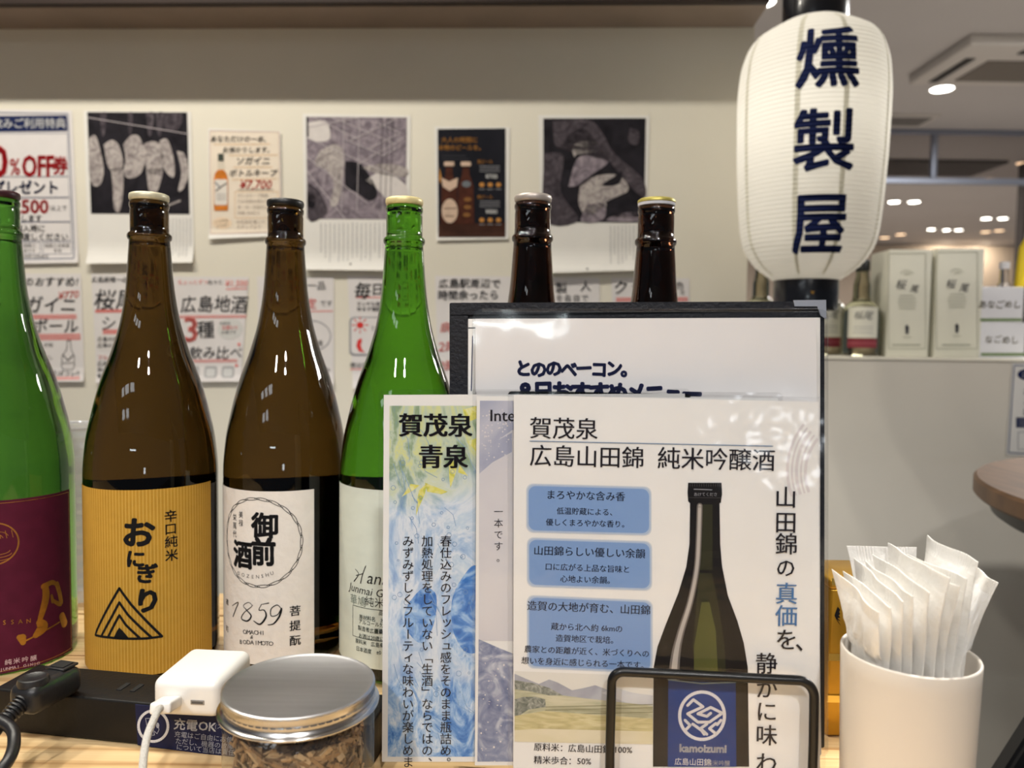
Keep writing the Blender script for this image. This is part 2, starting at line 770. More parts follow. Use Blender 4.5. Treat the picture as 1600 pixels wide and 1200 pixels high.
def wbox(x0, x1, d0, d1, z0, z1, m, bev=0.0):
    """box along the poster wall: x along it from the wall's middle, d behind its face"""
    b = MB()
    c = WALL_P + WR @ Vector(((x0 + x1) / 2, (d0 + d1) / 2, (z0 + z1) / 2 - H))
    b.box(c, (x1 - x0, d1 - d0, z1 - z0), m, bev, WR)
    return b


ZS, ZL = 0.8725, 0.2560
o = wbox(-2.6, 0.448, 0, 0.12, -1.0, 1.72, CREAM).build('wall_back')
tag(o, 'cream painted shop wall hung with posters', 'wall', kind='structure')
o = wbox(0.449, 2.6, 0, 0.36, -1.0, ZL - 0.0065, M('half_wall_paint', (226, 220, 208), 0.7, var=0.03, scale=4)).build('wall_right')
tag(o, 'low cream half wall right of the poster wall', 'wall', kind='structure')
o = wbox(0.449, 2.6, -0.002, 0.362, ZL - 0.006, ZL, M('ledge_paint', (236, 231, 216), 0.5), 0.001).build('trim_1')
tag(o, 'cream ledge board on top of the half wall', 'ledge', kind='structure')
o = wbox(-2.6, 0.445, -0.097, -0.0005, ZS, ZS + 0.35, M('soffit_board', (150, 134, 122), 0.6, var=0.1, scale=8), 0.001).build('trim_2')
tag(o, 'grey brown boxed soffit along the top of the poster wall', 'soffit', kind='structure')
o = wbox(-2.6, 0.445, -0.113, -0.0975, ZS - .0005, ZS + 0.35, M('dark_wood_soffit', (52, 39, 33), 0.5, var=0.25, scale=14, stretch=(0.4, 6, 6)), 0.002).build('trim_4')
tag(o, 'dark brown wooden board on the front of the soffit', 'fascia board', kind='structure')
b = MB()
b.box((1.5, 3.0, -1.05), (12, 16, 0.1), M('floor_tile', (138, 132, 126), 0.4, var=0.08, scale=3))
tag(b.build('floor'), 'grey mall floor', 'floor', kind='structure')
b = MB()
b.box((2.0, 3.1, 1.77), (12, 15.8, 0.1), M('ceiling_paint', (205, 200, 198), 0.8, var=0.02, scale=2))
tag(b.build('ceiling'), 'pale grey mall ceiling with downlights', 'ceiling', kind='structure')
b = MB()
b.box((4.0, 10.9, 0.35), (9, 0.1, 2.7), M('far_wall_paint', (172, 158, 144), 0.8, var=0.12, scale=1.5))
tag(b.build('wall_far'), 'beige wall at the far end of the mall', 'wall', kind='structure')
b = MB()
b.box((4.36, 6.0, 0.35), (0.9, 0.1, 2.7), M('dark_pillar_paint', (58, 52, 49), 0.9, var=0.08, scale=6, spec=0.1))
tag(b.build('pillar'), 'dark grey mall pillar beyond the half wall at the right edge', 'pillar', kind='structure')
CZ = 1.72
b = MB()
b.box((3.1, 6.25, CZ - 0.012), (1.4, 0.5, 0.02), M('dark_recess', (70, 66, 66), 0.7))
tag(b.build('trim_3'), 'dark recessed slot in the mall ceiling', 'ceiling slot', kind='structure')

# smoke barrier of glass hanging from the ceiling
GREY_AL = M('grey_aluminium', (150, 156, 172), 0.4, metal=0.6)
SBY = 5.2
t = thing('smoke_barrier', (2.8, SBY, 1.36), 'clear glass smoke barrier in a pale blue grey frame hanging under the mall ceiling', 'glass barrier')
b = MB()
b.box((3.6, SBY, CZ - 0.017), (4.6, 0.04, 0.03), GREY_AL, 0.003)
b.build('top_rail', t)
b = MB()
b.box((3.6, SBY, 1.383), (4.6, 0.04, 0.04), GREY_AL, 0.003)
b.build('bottom_rail', t)
for x in (1.35, 2.79, 4.6):
    b = MB()
    b.box((x, SBY, 1.552), (0.036, 0.036, 0.296), GREY_AL, 0.003)
    b.build('mullion', t)
b = MB()
b.box((3.6, SBY, 1.552), (4.55, 0.006, 0.29), clear('barrier_glass', (226, 224, 224), 0.02, 1.5))
b.build('glass_pane', t)

# ceiling downlights
WHITE_RIM = M('white_lamp_rim', (225, 222, 218), 0.5)
LAMP = emit('lamp_glow', (255, 250, 238), 14)
LAMP_W = emit('warm_lamp_glow', (255, 214, 170), 3.0)
DL = [(1190, 2, .055, 0, 'white ceiling downlight beside the top end of the poster wall'),
      (1472, 138, .058, 0, 'round ceiling downlight nearest the air conditioner'),
      (1397, 315, .052, 0, 'left downlight of the pair right of the paper lantern'),
      (1428, 315, .052, 0, 'right downlight of the pair beside the paper lantern'),
      (1541, 341, .048, 0, 'left downlight of the pair near the dark pillar'),
      (1567, 341, .048, 0, 'right downlight of the pair next to the dark pillar'),
      (1455, 358, .042, 0, 'left of three bright downlights above the two white boxes'),
      (1479, 359, .042, 0, 'middle of three bright downlights above the two white boxes'),
      (1498, 359, .042, 0, 'right of three bright downlights above the two white boxes'),
      (1407, 366, .060, 1, 'dim warm downlight nearer the left white box, right of the other'),
      (1382, 371, .060, 1, 'dim warm downlight closest to the lower right of the lantern'),
      (1540, 362, .055, 1, 'dim warm downlight below the pair near the pillar, left one'),
      (1561, 360, .055, 1, 'dim warm downlight below the pair near the pillar, right one'),
      (1599, 254, .050, 1, 'warm downlight at the right edge of the picture'),
      (1505, 279, .050, 1, 'left warm downlight seen along the glass barrier rail'),
      (1541, 279, .050, 1, 'right warm downlight seen along the glass barrier rail')]
for px, py, r, wm, lb in DL:
    g = G(px, py, CZ)
    t = thing('ceiling_downlight', (g.x, g.y, CZ), lb, 'ceiling light', 'mall ceiling downlights')
    one('lamp_rim', WHITE_RIM, t, lathe=([(r * 1.02, -0.006), (r * 1.2, -0.008), (r * 1.25, 0), (r * 1.02, 0)], g, 32, False))
    one('lamp_lens', LAMP_W if wm else LAMP, t, lathe=([(r, -0.005), (r, -0.001)], g, 32))

# air conditioner cassette
ACW = M('ac_white', (214, 208, 202), 0.5)
t = thing('ac_cassette', (2.6, 3.9, CZ), 'white ceiling cassette air conditioner with dark grille and slots', 'air conditioner')
b = MB()
b.box((2.59, 3.90, CZ - 0.0255), (1.0, 0.56, 0.05), ACW, 0.012)
b.build('casing', t)
b = MB()
b.box((2.72, 3.955, CZ - 0.0525), (0.86, 0.28, 0.008), M('ac_grille', (120, 112, 104), 0.6, bump=0.5, bscale=300))
b.build('intake_grille', t)
for c, s in (((2.19, 3.955, CZ - 0.052), (0.045, 0.34, 0.006)), ((2.75, 3.70, CZ - 0.052), (0.76, 0.045, 0.006))):
    b = MB()
    b.box(c, s, M('ac_slot', (42, 40, 40), 0.7))
    b.build('air_slot', t)
g = G(1412, 186, CZ)
t = thing('ceiling_vent', (g.x, g.y, CZ), 'small grey ceiling vent just right of the lantern', 'vent')
b = MB()
b.box((g.x, g.y, CZ - 0.008), (0.34, 0.24, 0.014), ACW)
b.build('vent_frame', t)
b = MB()
b.box((g.x, g.y, CZ - 0.017), (0.27, 0.17, 0.004), M('vent_grey', (120, 116, 114), 0.7))
b.build('vent_grille', t)
# warm wall washers at the far end (the lamps' own pools of light)
for px in (1472, 1532):
    q = P(px, 375, 10.8)
    area('far_wall_spot', (q.x, 10.55, 1.70), (q.x, 10.9, 0.6), 0.1, 0.1, 7, (1, .86, .68), 'DISK')

# counter table
WOOD = ramp_mat('pale_wood', [(0.30, (168, 124, 76)), (0.40, (206, 168, 118)), (0.5, (222, 188, 138)), (0.62, (228, 198, 150)), (0.72, (196, 154, 104))], 5, 0.6, 5, 0.45,
                stretch=(0.5, 26, 1))
t = thing('counter_table', (-0.45, 0.5, -1.0), 'pale wooden counter table under the bottles and menus', 'table')
b = MB()
b.box((-0.565, 0.36, -0.018), (1.67, 0.92, 0.0355), WOOD, 0.003)
b.build('table_top', t)
b = MB()
for k in range(-3, 9):
    y = -0.05 + k * 0.1
    if -0.09 < y < 0.81:
        b.box((-0.565, y, 0.0001), (1.66, 0.0012, 0.0006), M('plank_gap', (150, 112, 70), 0.7))
b.build('plank_seam', t)
for x in (-1.3, 0.18):
    for y in (-0.04, 0.76):
        b = MB()
        b.box((x, y, -0.518), (0.05, 0.05, 0.963), M('dark_metal', (40, 38, 38), 0.5), 0.003)
        b.build('table_leg', t)

# ================================================================== sake bottles
PX = 0.000488


def sake_profile():
    z0 = [(0.0, 44.0), (0.0015, 48.5), (0.006, 51.8), (0.014, 52.5), (0.163, 52.5), (0.190, 50.6), (0.2167, 45.6), (0.2436, 38.8), (0.2705, 29.6),
          (0.297, 22.6), (0.324, 18.6), (0.351, 16.6), (0.3625, 15.8)]
    f = interp(z0)
    pr = [(0.0, 0.0035), (0.030, 0.0035), (0.040, 0.0)]
    pr += [(f(z) / 1000, z) for z in (0.0, 0.0015, 0.003, 0.006, 0.010, 0.014)]
    pr += [(f(0.014 + (0.3625 - 0.014) * i / 60) / 1000, 0.014 + (0.3625 - 0.014) * i / 60) for i in range(1, 61)]
    pr += [(0.0168, 0.3634), (0.0174, 0.3652), (0.0172, 0.3672), (0.0162, 0.3686), (0.0151, 0.3694), (0.0150, 0.374), (0.0150, 0.3868),
           (0.0146, 0.3885), (0.0150, 0.3897), (0.0155, 0.3915), (0.0153, 0.3940), (0.0143, 0.3954), (0.0, 0.3955)]
    return pr


SAKE = sake_profile()
CAPPROF = [(0.0146, 0.3956), (0.0150, 0.3960), (0.0156, 0.3972), (0.0157, 0.3995), (0.0152, 0.4012), (0.0138, 0.4019), (0.0, 0.4021)]
BR = 0.0525
BROWN = glass('brown_glass', (0.095, 0.050, 0.010))
DKBROWN = glass('dark_brown_glass', (0.075, 0.030, 0.014))
GREEN = glass('green_glass', (0.10, 0.36, 0.020))
LGREEN = glass('light_green_glass', (0.10, 0.34, 0.045))
INK = M('black_ink', (22, 22, 24), 0.6)


class Cyl:
    """Label surface: drawing x = mm round the cylinder from its front angle a0 (degrees, + to the right), y = height in mm."""
    def __init__(self, cx, cy, R=BR, a0=0.0, gap=0.0003):
        self.c, self.R, self.a0, self.gap = (cx, cy), R, R_(a0), gap

    def __call__(self, x, y, h=0.0):
        a = self.a0 + x / 1000 / self.R
        r = self.R + self.gap + h
        return Vector((self.c[0] + r * math.sin(a), self.c[1] - r * math.cos(a), y / 1000))

    def at(self, px, py):
        d = ray(px, py)
        ox, oy = -self.c[0], -self.c[1]
        A, B, C = d.x ** 2 + d.y ** 2, ox * d.x + oy * d.y, ox * ox + oy * oy - self.R ** 2
        D = B * B - A * C
        if D < 0:
            D = 0
        q = EYE + d * ((-B - math.sqrt(D)) / A)
        a = math.atan2(q.x - self.c[0], -(q.y - self.c[1]))
        return (a - self.a0) * self.R * 1000, q.z * 1000


def bottle(px, py, Y, label, gm, capm, hollow=None):
    q = P(px, py, Y)
    sc = (q.z) / 0.4021
    t = thing('sake_bottle', (q.x, Y, 0.0), label, 'bottle', 'large sake bottles along the counter')
    b = MB()
    b.lathe([(r, z * sc) for r, z in SAKE], (q.x, Y, 0), gm, 96)
    body = b.build('bottle_body', t, smooth=60)
    if hollow:                                   # air above the sake: a cavity inside the glass
        f = interp([(z, r) for r, z in SAKE if .02 < z < .362])
        zs = [hollow + (.392 - hollow) * i / 40 for i in range(41)]
        pr = [(0, (hollow - .0005) * sc)] + [((f(z) if z < .3625 else .0150) - .0042, z * sc) for z in zs] + [(0, .3925 * sc)]
        b = MB()
        b.lathe(pr, (q.x, Y, 0), gm, 64)
        hole = b.build('air_space', t, smooth=60)
        hole.data.flip_normals()
        join_into(body, hole)
    if capm:
        b = MB()
        b.lathe([(r, z * sc) for r, z in CAPPROF], (q.x, Y, 0), capm, 64)
        b.build('cap', t, smooth=50)
    return t, q.x, Y


def back_label(t, cx, cy, a0, half, z0, z1, m):
    s = Sheet(False)
    s.rect(-half, z0, half, z1, m)
    o = s.build('back_label', Cyl(cx, cy, BR, a0), t, cut=(4, 0), smooth=True)
    o['label'] = 'back label, its unlit reverse coloured dark, seen through the glass'


def capmat(name, col, metal=0.0, rough=0.4):
    return M(name, col, rough, metal, var=0.04, scale=200)


BACK = M('label_reverse_shade', (70, 62, 56), 0.8)  # lack of light on the label backs put into a dark colour
GOLD = M('gold_foil', (190, 140, 60), 0.35, metal=0.75, var=0.15, scale=200)
# --- green bottle with maroon label (cut by the left edge)
t, cx, cy = bottle(-2, 299, 0.655, 'light green sake bottle with a maroon label, cut off by the left edge', LGREEN, capmat('maroon_cap', (58, 22, 30)))
MAROON = M('maroon_paper', (80, 24, 45), 0.45, var=0.12, scale=90)
C1 = Cyl(cx, cy, BR, 36)
ur, zt = C1.at(108, 764)
s = Sheet(False)
s.rect(-ur, 2, ur, zt, MAROON, 0)
s.box(-ur + 2, 4, ur - 2, zt - 2.2, 0.35, GOLD, 1)
ux, uz = C1.at(-10, 850)
for r in (17.2, 16.6):
    s.arc(ux, uz, r, r, 0, 360, 0.4, GOLD, 1, 48)
for k in range(7):
    s.arc(ux + 3 - k * 3.4, uz + 5 - k * 1.5, 7, 4.5, 10, 170, 0.35, GOLD, 1, 12)
    s.line([(ux - 13 + k * 4.2, uz + 10), (ux - 12 + k * 4.2, uz + 4)], 0.35, GOLD, 1)
for k in range(3):
    s.arc(ux + 1, uz - 11 + k * 2.4, 12 - k, 3, 180, 360, 0.35, GOLD, 1, 12)


def brush(sh, pts, ws, m, L=2):
    """a brush stroke of changing width"""
    ps = smooth_path([(x, y, 0) for x, y in pts], 5)
    n = len(ps)
    lw = [ws[0] + (ws[-1] - ws[0]) * i / (n - 1) if len(ws) == 2 else interp([(k, w) for k, w in enumerate(ws)])(i * (len(ws) - 1) / (n - 1)) for i in range(n)]
    L_, R2 = [], []
    for i, p in enumerate(ps):
        d = (ps[min(i + 1, n - 1)] - ps[max(i - 1, 0)]).normalized()
        nx, ny = -d.y * lw[i] / 2, d.x * lw[i] / 2
        L_.append((p.x + nx, p.y + ny))
        R2.append((p.x - nx, p.y - ny))
    for i in range(n - 1):
        sh._f([L_[i], L_[i + 1], R2[i + 1], R2[i]], m, L)
    for p, w in ((ps[0], lw[0]), (ps[-1], lw[-1])):
        sh.ell(p.x, p.y, w / 2, w / 2, m, L, 10)


def cpts(C, pts):
    return [C.at(x, y) for x, y in pts]


brush(s, cpts(C1, [(70, 915), (71, 935), (62, 968)]), (5, 6, 4), GOLD)
brush(s, cpts(C1, [(68, 916), (80, 910), (86, 912)]), (5, 3), GOLD)
brush(s, cpts(C1, [(88, 912), (93, 930), (94, 944), (82, 938)]), (4, 4, 2.5), GOLD)
brush(s, cpts(C1, [(80, 930), (82, 940)]), (2, 3), GOLD)
brush(s, cpts(C1, [(62, 972), (66, 980), (56, 992)]), (6, 9, 5), GOLD)
brush(s, cpts(C1, [(30, 995), (36, 1002), (64, 988), (92, 972)]), (4, 1.2, 1.2), GOLD)
brush(s, cpts(C1, [(96, 962), (100, 974)]), (6, 7), GOLD)
brush(s, cpts(C1, [(34, 996), (36, 1004)]), (6, 4), GOLD)
for k, ch in enumerate('GASSAN'):
    u, z = C1.at(-18 + k * 12.4, 974 - k * 0.8)
    s.text(ch, u, z, 5.2, GOLD, sx=0.9, L=2)
for k, ch in enumerate('純米吟醸'):
    u, z = C1.at(13 + k * 13, 1034 - k * 2)
    s.text(ch, u, z, 5.0, M('pale_pink_ink', (216, 186, 190), 0.6), L=2)
for k, ch in enumerate('JUNMAI GINJO'):
    if ch != ' ':
        u, z = C1.at(2 + k * 5.2, 1046 - k * 0.9)
        s.text(ch, u, z, 3.2, M('pale_pink_ink', (0, 0, 0)), L=2)
s.build('label', C1, t, cut=(3, 0), smooth=True)

# --- brown bottle with yellow striped label
t, cx, cy = bottle(233, 303, 0.65, 'brown sake bottle with a pale cap and yellow striped label of a rice ball', BROWN, capmat('pale_gold_cap', (206, 200, 172), 0.3), .3668)
C2 = Cyl(cx, cy, BR, 5)
ur, zt = C2.at(328.5, 751)
ul = -69.0
YEL = M('yellow_paper', (178, 135, 50), 0.5, var=0.06, scale=120)
YEL2 = M('yellow_paper_stripe', (198, 160, 76), 0.5)
s = Sheet(False)
s.rect(ul, 6, ur, zt, YEL, 0)
x = ul + 1
while x < ur:
    s.rect(x, 6, x + 0.75, zt, YEL2, 0.5)
    x += 2.55
for ch, px, py, h, bo in (('お', 216, 832, 25, .040), ('に', 212, 873, 15, .045), ('ぎ', 229, 896, 16.5, .04), ('り', 231, 938, 21, .045)):
    u, z = C2.at(px, py)
    s.text(ch, u, z, h, INK, bold=bo, rot=-4, L=2)
for ch, px, py in (('辛', 266.5, 806), ('口', 266.5, 826), ('純', 267.5, 846), ('米', 268, 867)):
    u, z = C2.at(px, py)
    s.text(ch, u, z, 10.2, INK, bold=.018, L=2)
tri = [(187, 919), (205, 944), (253, 994), (230, 997), (203, 997.5), (175, 996), (150, 992), (152, 985), (168, 952)]
s.line(cpts(C2, tri), 2.0, INK, 2, closed=True)
for q, ww in (([(160, 992), (176, 962), (187, 941), (200, 960), (236, 995)], 2.0), ([(170, 994), (180, 974), (187, 961), (197, 976), (218, 996)], 2.0)):
    s.line(cpts(C2, q), ww, INK, 2)
s.poly(cpts(C2, [(178, 996), (183, 986), (187, 980), (193, 986), (202, 997)]), INK, 2)
s.build('label', C2, t, cut=(3, 0), smooth=True)
back_label(t, cx, cy, 185, 58, 8, zt - 4, BACK)

# --- brown bottle with white label 1859
t, cx, cy = bottle(446, 313, 0.675, 'brown sake bottle with a black cap and white 1859 label', BROWN, capmat('black_cap', (10, 10, 11), 0, 0.4), .3668)
C3 = Cyl(cx, cy, BR, -14)
ur, zt = C3.at(490.5, 764)
WASHI = M('washi_paper', (226, 220, 212), 0.7, var=0.03, scale=150, bump=0.4, bscale=130)
s = Sheet(False)
s.rect(-60, 6, ur, zt, WASHI, 0)
ux, uz = C3.at(402, 848)
rx, rz = 36.0, 36.5
n = 22
for k in range(n):
    for sg in (-1, 1):
        pts_ = []
        for i in range(9):
            tt = -1 + 2 * i / 8
            rr_ = 1 + sg * .030 * (1 - tt * tt)
            an = R_(360 * k / n + tt * 10.2 + sg * 1.5)
            pts_.append((ux + rx * rr_ * math.cos(an), uz + rz * rr_ * math.sin(an)))
        s.line(pts_, .55, INK, 1, joints=False)
for ch, px, py, h, sx_ in (('御', 414, 821, 22, 1.05), ('前', 411.5, 862, 24, .88), ('酒', 379, 866, 24, .86)):
    u, z = C3.at(px, py)
    for k in range(3):
        s.text(ch, u + random.uniform(-.25, .25), z + random.uniform(-.25, .25), h, INK, bold=.030, sx=sx_, L=2, rot=random.uniform(-2, 2))
for i, ch in enumerate('GOZENSHU'):
    u, z = C3.at(373 + i * 7.4, 894 + 7 * math.sin(math.pi * (i + .5) / 8))
    s.text(ch, u, z, 4.2, M('grey_ink', (70, 68, 70), 0.6), L=2, rot=-14 + 4 * i)
for col, px in (('美禄', 377), ('栄萬代', 367.5)):
    for i, ch in enumerate(col):
        u, z = C3.at(px, 804 + (4 if len(col) == 3 else 0) + i * 13)
        s.text(ch, u, z, 6.2, INK, sx=0.8, L=2)
for ch, px, py in (('菩', 461, 954), ('提', 461, 977), ('酛', 461, 1000)):
    u, z = C3.at(px, py)
    s.text(ch, u, z, 9.3, INK, bold=.01, serif=.012, L=2)


def script_digits(sh, C, items, m):
    for ps, ws in items:
        brush(sh, cpts(C, ps), ws, m, 2)


script_digits(s, C3, [([(364, 946), (373, 941), (369, 952), (365, 963)], (0.5, 1.0, 0.9)),
                      ([(395, 946), (389, 941), (381, 946), (386, 953), (393, 962), (387, 970), (378, 966), (382, 957), (392, 949), (395, 945)], (0.5, 0.7, 1.4, 0.8, 0.5)),
                      ([(420, 942), (410, 944)], (0.9, 0.5)),
                      ([(409, 944), (405, 953), (413, 953), (416, 963), (407, 975), (397, 970)], (0.6, 0.8, 1.6, 0.8)),
                      ([(439, 950), (433, 945), (424, 951), (424, 962), (434, 960), (440, 950), (437, 962), (428, 974), (419, 976)], (0.6, 0.9, 0.8, 1.6, 0.6))], INK)
for tx, px, py, h, gap in (('OMACHI', 383, 987, 5.2, 5.6), ('BODAIMOTO', 377, 1002.5, 5.2, 5.8)):
    for i, ch in enumerate(tx):
        u, z = C3.at(px + i * gap, py + i * 0.35)
        s.text(ch, u, z, h, INK, L=2, serif=.01)
u, z = C3.at(394, 995)
s.text('&', u, z, 4.5, INK, skew=.25, L=2)
for i, ch in enumerate('雄町'):
    u, z = C3.at(356, 940 + i * 42)
    s.text(ch, u, z, 6, INK, L=2)
s.build('label', C3, t, cut=(3, 0), smooth=True)
back_label(t, cx, cy, 150, 62, 8, zt - 2, BACK)

# --- green bottle with pale label behind the menus
t, cx, cy = bottle(632, 310, 0.65, 'bright green sake bottle with a cream cap and pale label behind the menus', GREEN, capmat('cream_cap', (222, 206, 150), 0.2))
C4 = Cyl(cx, cy, BR, 8)
u0, zt = C4.at(600, 766)
PALE = M('pale_green_paper', (206, 212, 200), 0.6, var=0.05, scale=40, stretch=(1, 1, 2))
s = Sheet(False)
s.rect(-76, 14, 76, zt, PALE, 0)
GI = M('dark_green_ink', (50, 58, 52), 0.6)
brush(s, cpts(C4, [(556, 889), (561, 897), (554, 908)]), (0.5, 0.9), INK)
brush(s, cpts(C4, [(557, 899), (568, 896)]), (0.6, 0.7), INK)
brush(s, cpts(C4, [(572, 884), (567, 898), (564, 911)]), (0.7, 0.9), INK)
u, z = C4.at(574, 902)
s.text('anahato', u, z, 14, INK, align='l', skew=.25, L=2)
u, z = C4.at(547, 915)
s.text('Junmai Ginjo', u, z, 9.2, INK, align='l', skew=.2, L=2, rot=-2)
u, z = C4.at(548, 934)
s.text('華鳩', u, z, 9.0, M('soft_ink', (110, 118, 108), 0.6), align='l', jit=.6, L=2)
u, z = C4.at(570, 938)
s.text('純米吟醸', u, z, 9.0, INK, align='l', jit=.5, L=2)
ua, za = C4.at(552, 945)
ub, zb = C4.at(553, 993)
s.line([(ua, za), (ua + 62, za), (ua + 62, zb), (ua, zb)], 0.5, GI, 1, closed=True)
for tx, px, py in (('品目　日本酒', 592, 957), ('原材料名　米(国産)、米麹', 562, 963), ('アルコール分　十六度', 561, 970), ('製造者　榎酒造株式会社', 560, 980),
                   ('広島県呉市', 578, 985), ('お酒は20歳になってから', 561, 992), ('原料米　広島県産', 556, 1000), ('日本酒度　±0', 557, 1012)):
    u, z = C4.at(px, py)
    s.text(tx, u, z, 4.3, GI, align='l', sx=.9, L=2, bold=.01)
u, z = C4.at(632, 830)
s.text('華鳩', u, z + 8, 30, INK, bold=.02, vert=True, L=2)
s.build('label', C4, t, cut=(3, 0), smooth=True)
back_label(t, cx, cy, 188, 58, 12, zt - 4, BACK)

# --- two dark bottles behind the menu folder
bottle(833, 305, 0.65, 'dark brown sake bottle with a silver cap, left of two behind the menu folder', DKBROWN, capmat('silver_cap', (176, 166, 158), 0.4), .24)
t, cx, cy = bottle(1026, 311, 0.65, 'dark brown sake bottle with a gold topped cap, right of two behind the menu folder', DKBROWN, None, .24)
q = P(1026, 311, .65)
sc = q.z / .4021
o = one('cap', capmat('gold_cap', (196, 182, 96), 0.5), t, lathe=([(.0152, .3984 * sc), (.0158, .3990 * sc), (.0156, .4006 * sc), (.0140, .4018 * sc), (0, .4021 * sc)], (cx, cy, 0), 64))
o['label'] = 'gold cap top'
o = one('cap_band', capmat('white_cap_band', (205, 203, 208)), t, lathe=([(.0146, .3956 * sc), (.0154, .3960 * sc), (.0155, .3983 * sc)], (cx, cy, 0), 64))
o['label'] = 'white band under the gold cap'

# --- stack of clear cups in the gap behind, built as one ribbed container
q = P(108, 665, .80)
t = thing('plastic_cup_stack', (q.x, .80, 0), 'stack of clear plastic cups built as one container behind the gap between the green and brown bottles', 'container')
pr = [(0.0, 0.001)]
for i in range(61):
    z = i / 60 * q.z
    pr.append((.030 + .006 * i / 60 + (.0012 if i % 4 < 2 else 0), z + .001))
b = MB()
b.lathe(pr, (q.x, .80, 0), clear('clear_plastic', (235, 236, 238), .1, 1.5, milk=.3), 48, False)
b.build('container_body', t)
one('container_rim', clear('clear_plastic', (0, 0, 0)), t, tube=([(q.x + .037 * math.cos(R_(a)), .80 + .037 * math.sin(R_(a)), q.z) for a in range(0, 360, 12)], .0015, 8, False, True))
# ================================================================== posters on the wall
PAPER = M('white_paper', (232, 230, 226), 0.6, var=0.015, scale=30)
PAPER_G = M('grey_white_paper', (226, 222, 222), 0.6, var=0.02, scale=30)
NAVY = M('navy_ink', (28, 40, 84), 0.55)
RED = M('red_ink', (196, 36, 44), 0.55)
DKI = M('dark_grey_ink', (60, 60, 66), 0.6)
LGI = M('light_grey_ink', (150, 150, 156), 0.6)
PENK = M('brush_pen_ink', (72, 72, 76), 0.7)
PENR = M('red_pen_ink', (232, 128, 122), 0.7)
REDM = M('red_marker_ink', (214, 62, 60), 0.7)


def wall_sheet(curl=0.0, y1=0, span=34, lift=0.0):
    """onto the poster wall; the last SPAN units above y1 curl away from it"""
    def fn(x, y, h):
        t = max(0.0, min(1.0, (y - (y1 - span)) / span))
        return WALL(x, y, h + 0.0012 + curl * t * t + lift * math.sin(max(0, min(1, (y1 - y) / 240)) * math.pi))
    return fn


def poster(sh, name, label, cat, fn, group=None, cut=None):
    o = sh.build(name, fn, cut=cut, origin=wpos(sh, fn))
    md = o.modifiers.new('thickness', 'SOLIDIFY') if False else None
    return tag(o, label, cat, group)


def wpos(sh, fn):
    xs = [v.co.x for v in sh.bm.verts]
    ys = [v.co.y for v in sh.bm.verts]
    return fn((min(xs) + max(xs)) / 2, max(ys), 0)


def quad(sh, p, m, L=0, n=1):
    sh._f(p, m, L)


EW = 0.0004
GW = 'papers on the poster wall'
# --- coupon poster
s = Sheet(eps=EW)
quad(s, [(-56, 170), (113, 173), (124, 411), (-50, 414)], PAPER_G)
BGI = M('blue_grey_ink', (120, 126, 146), 0.6)
s.line([(-50, 176), (107, 178), (117, 404), (-45, 407)], 1.6, BGI, 1, closed=True, joints=False)
s._f([(-46, 182), (105, 180.5), (106.5, 205), (-46, 207)], NAVY, 1)
s.text('ちょい飲みご利用特典', 104, 193, 16.5, M('white_ink', (236, 236, 236), 0.6), bold=.02, align='r', L=2)
for y0, y1, x1 in ((209, 277, 106), (277, 309, 108), (310, 347, 110), (348, 377, 111)):
    s.line([(-44, y0), (x1, y0 - 0.5), (x1 + 1, y1 - 1), (-44, y1)], .8, BGI, 1, closed=True, joints=False)
s.text('10', 13, 253, 66, RED, bold=.03, align='r', sx=.75, L=2)
s.text('%', 24, 261, 36, RED, bold=.012, sx=.68, L=2)
s.text('OFF', 60, 260, 46, RED, bold=.028, sx=.62, L=2)
s.text('券', 95, 259, 30, RED, bold=.03, sx=.8, L=2)
s.text('プレゼント', 94, 293, 23, NAVY, bold=.03, align='r', sx=.93, L=2)
s.text('2,500', 77, 323, 29, RED, bold=.03, align='r', L=2)
s.text('以上で', 106, 325, 9, DKI, align='r', L=2)
s.text('お渡しします', 67, 341, 11.5, DKI, align='r', bold=.015, L=2)
s.text('ご購入時に', 72, 357, 12, DKI, align='r', bold=.015, L=2)
s.text('レジにてお渡しください', 108, 370, 12, DKI, align='r', bold=.015, L=2)
for x0, x1 in ((-20, 64), (68, 113)):
    s.box(x0, 379, x1, 397, .8, BGI, 1)
s.text('他券との併用', 90, 384, 6.5, DKI, L=2)
s.text('不可', 91, 392, 6.5, DKI, L=2)
s.text('一回限り', 44, 384, 6.5, DKI, L=2)
s.text('有効です', 44, 392, 6.5, DKI, L=2)
s.text('有効期限 2025年12月末日', 78, 401, 6.5, DKI, align='r', L=2)
poster(s, 'coupon_poster', 'white coupon poster with a navy heading and red OFF lettering at the left edge', 'poster', wall_sheet(.004, 412, 30), GW, cut=(0, 12))

# --- grey photograph sheets
PH_D = ramp_mat('print_near_black', [(0.2, (20, 19, 24)), (0.8, (48, 45, 52))], 25, 1, 5)
PH_L = ramp_mat('print_light_grey', [(0.3, (120, 112, 114)), (0.55, (176, 168, 166)), (0.8, (206, 198, 194))], 70, 1.5, 8)
PH_M = ramp_mat('print_mid_grey', [(0.25, (92, 84, 92)), (0.5, (134, 124, 134)), (0.8, (176, 166, 172))], 45, 2, 8)
PH_K = ramp_mat('print_dark_grey', [(0.25, (46, 42, 48)), (0.6, (84, 77, 84)), (0.9, (122, 114, 118))], 45, 2, 8)
PH_W = M('print_pale', (214, 208, 206), .6, var=.05, scale=90)
PH_LINE = M('print_line_white', (196, 188, 192), .6)


def blob(sh, pts, m, L=2):
    ps = smooth_path([(x, y, 0) for x, y in pts + pts[:1]], 5)[:-1]
    sh.poly([(p.x, p.y) for p in ps], m, L)


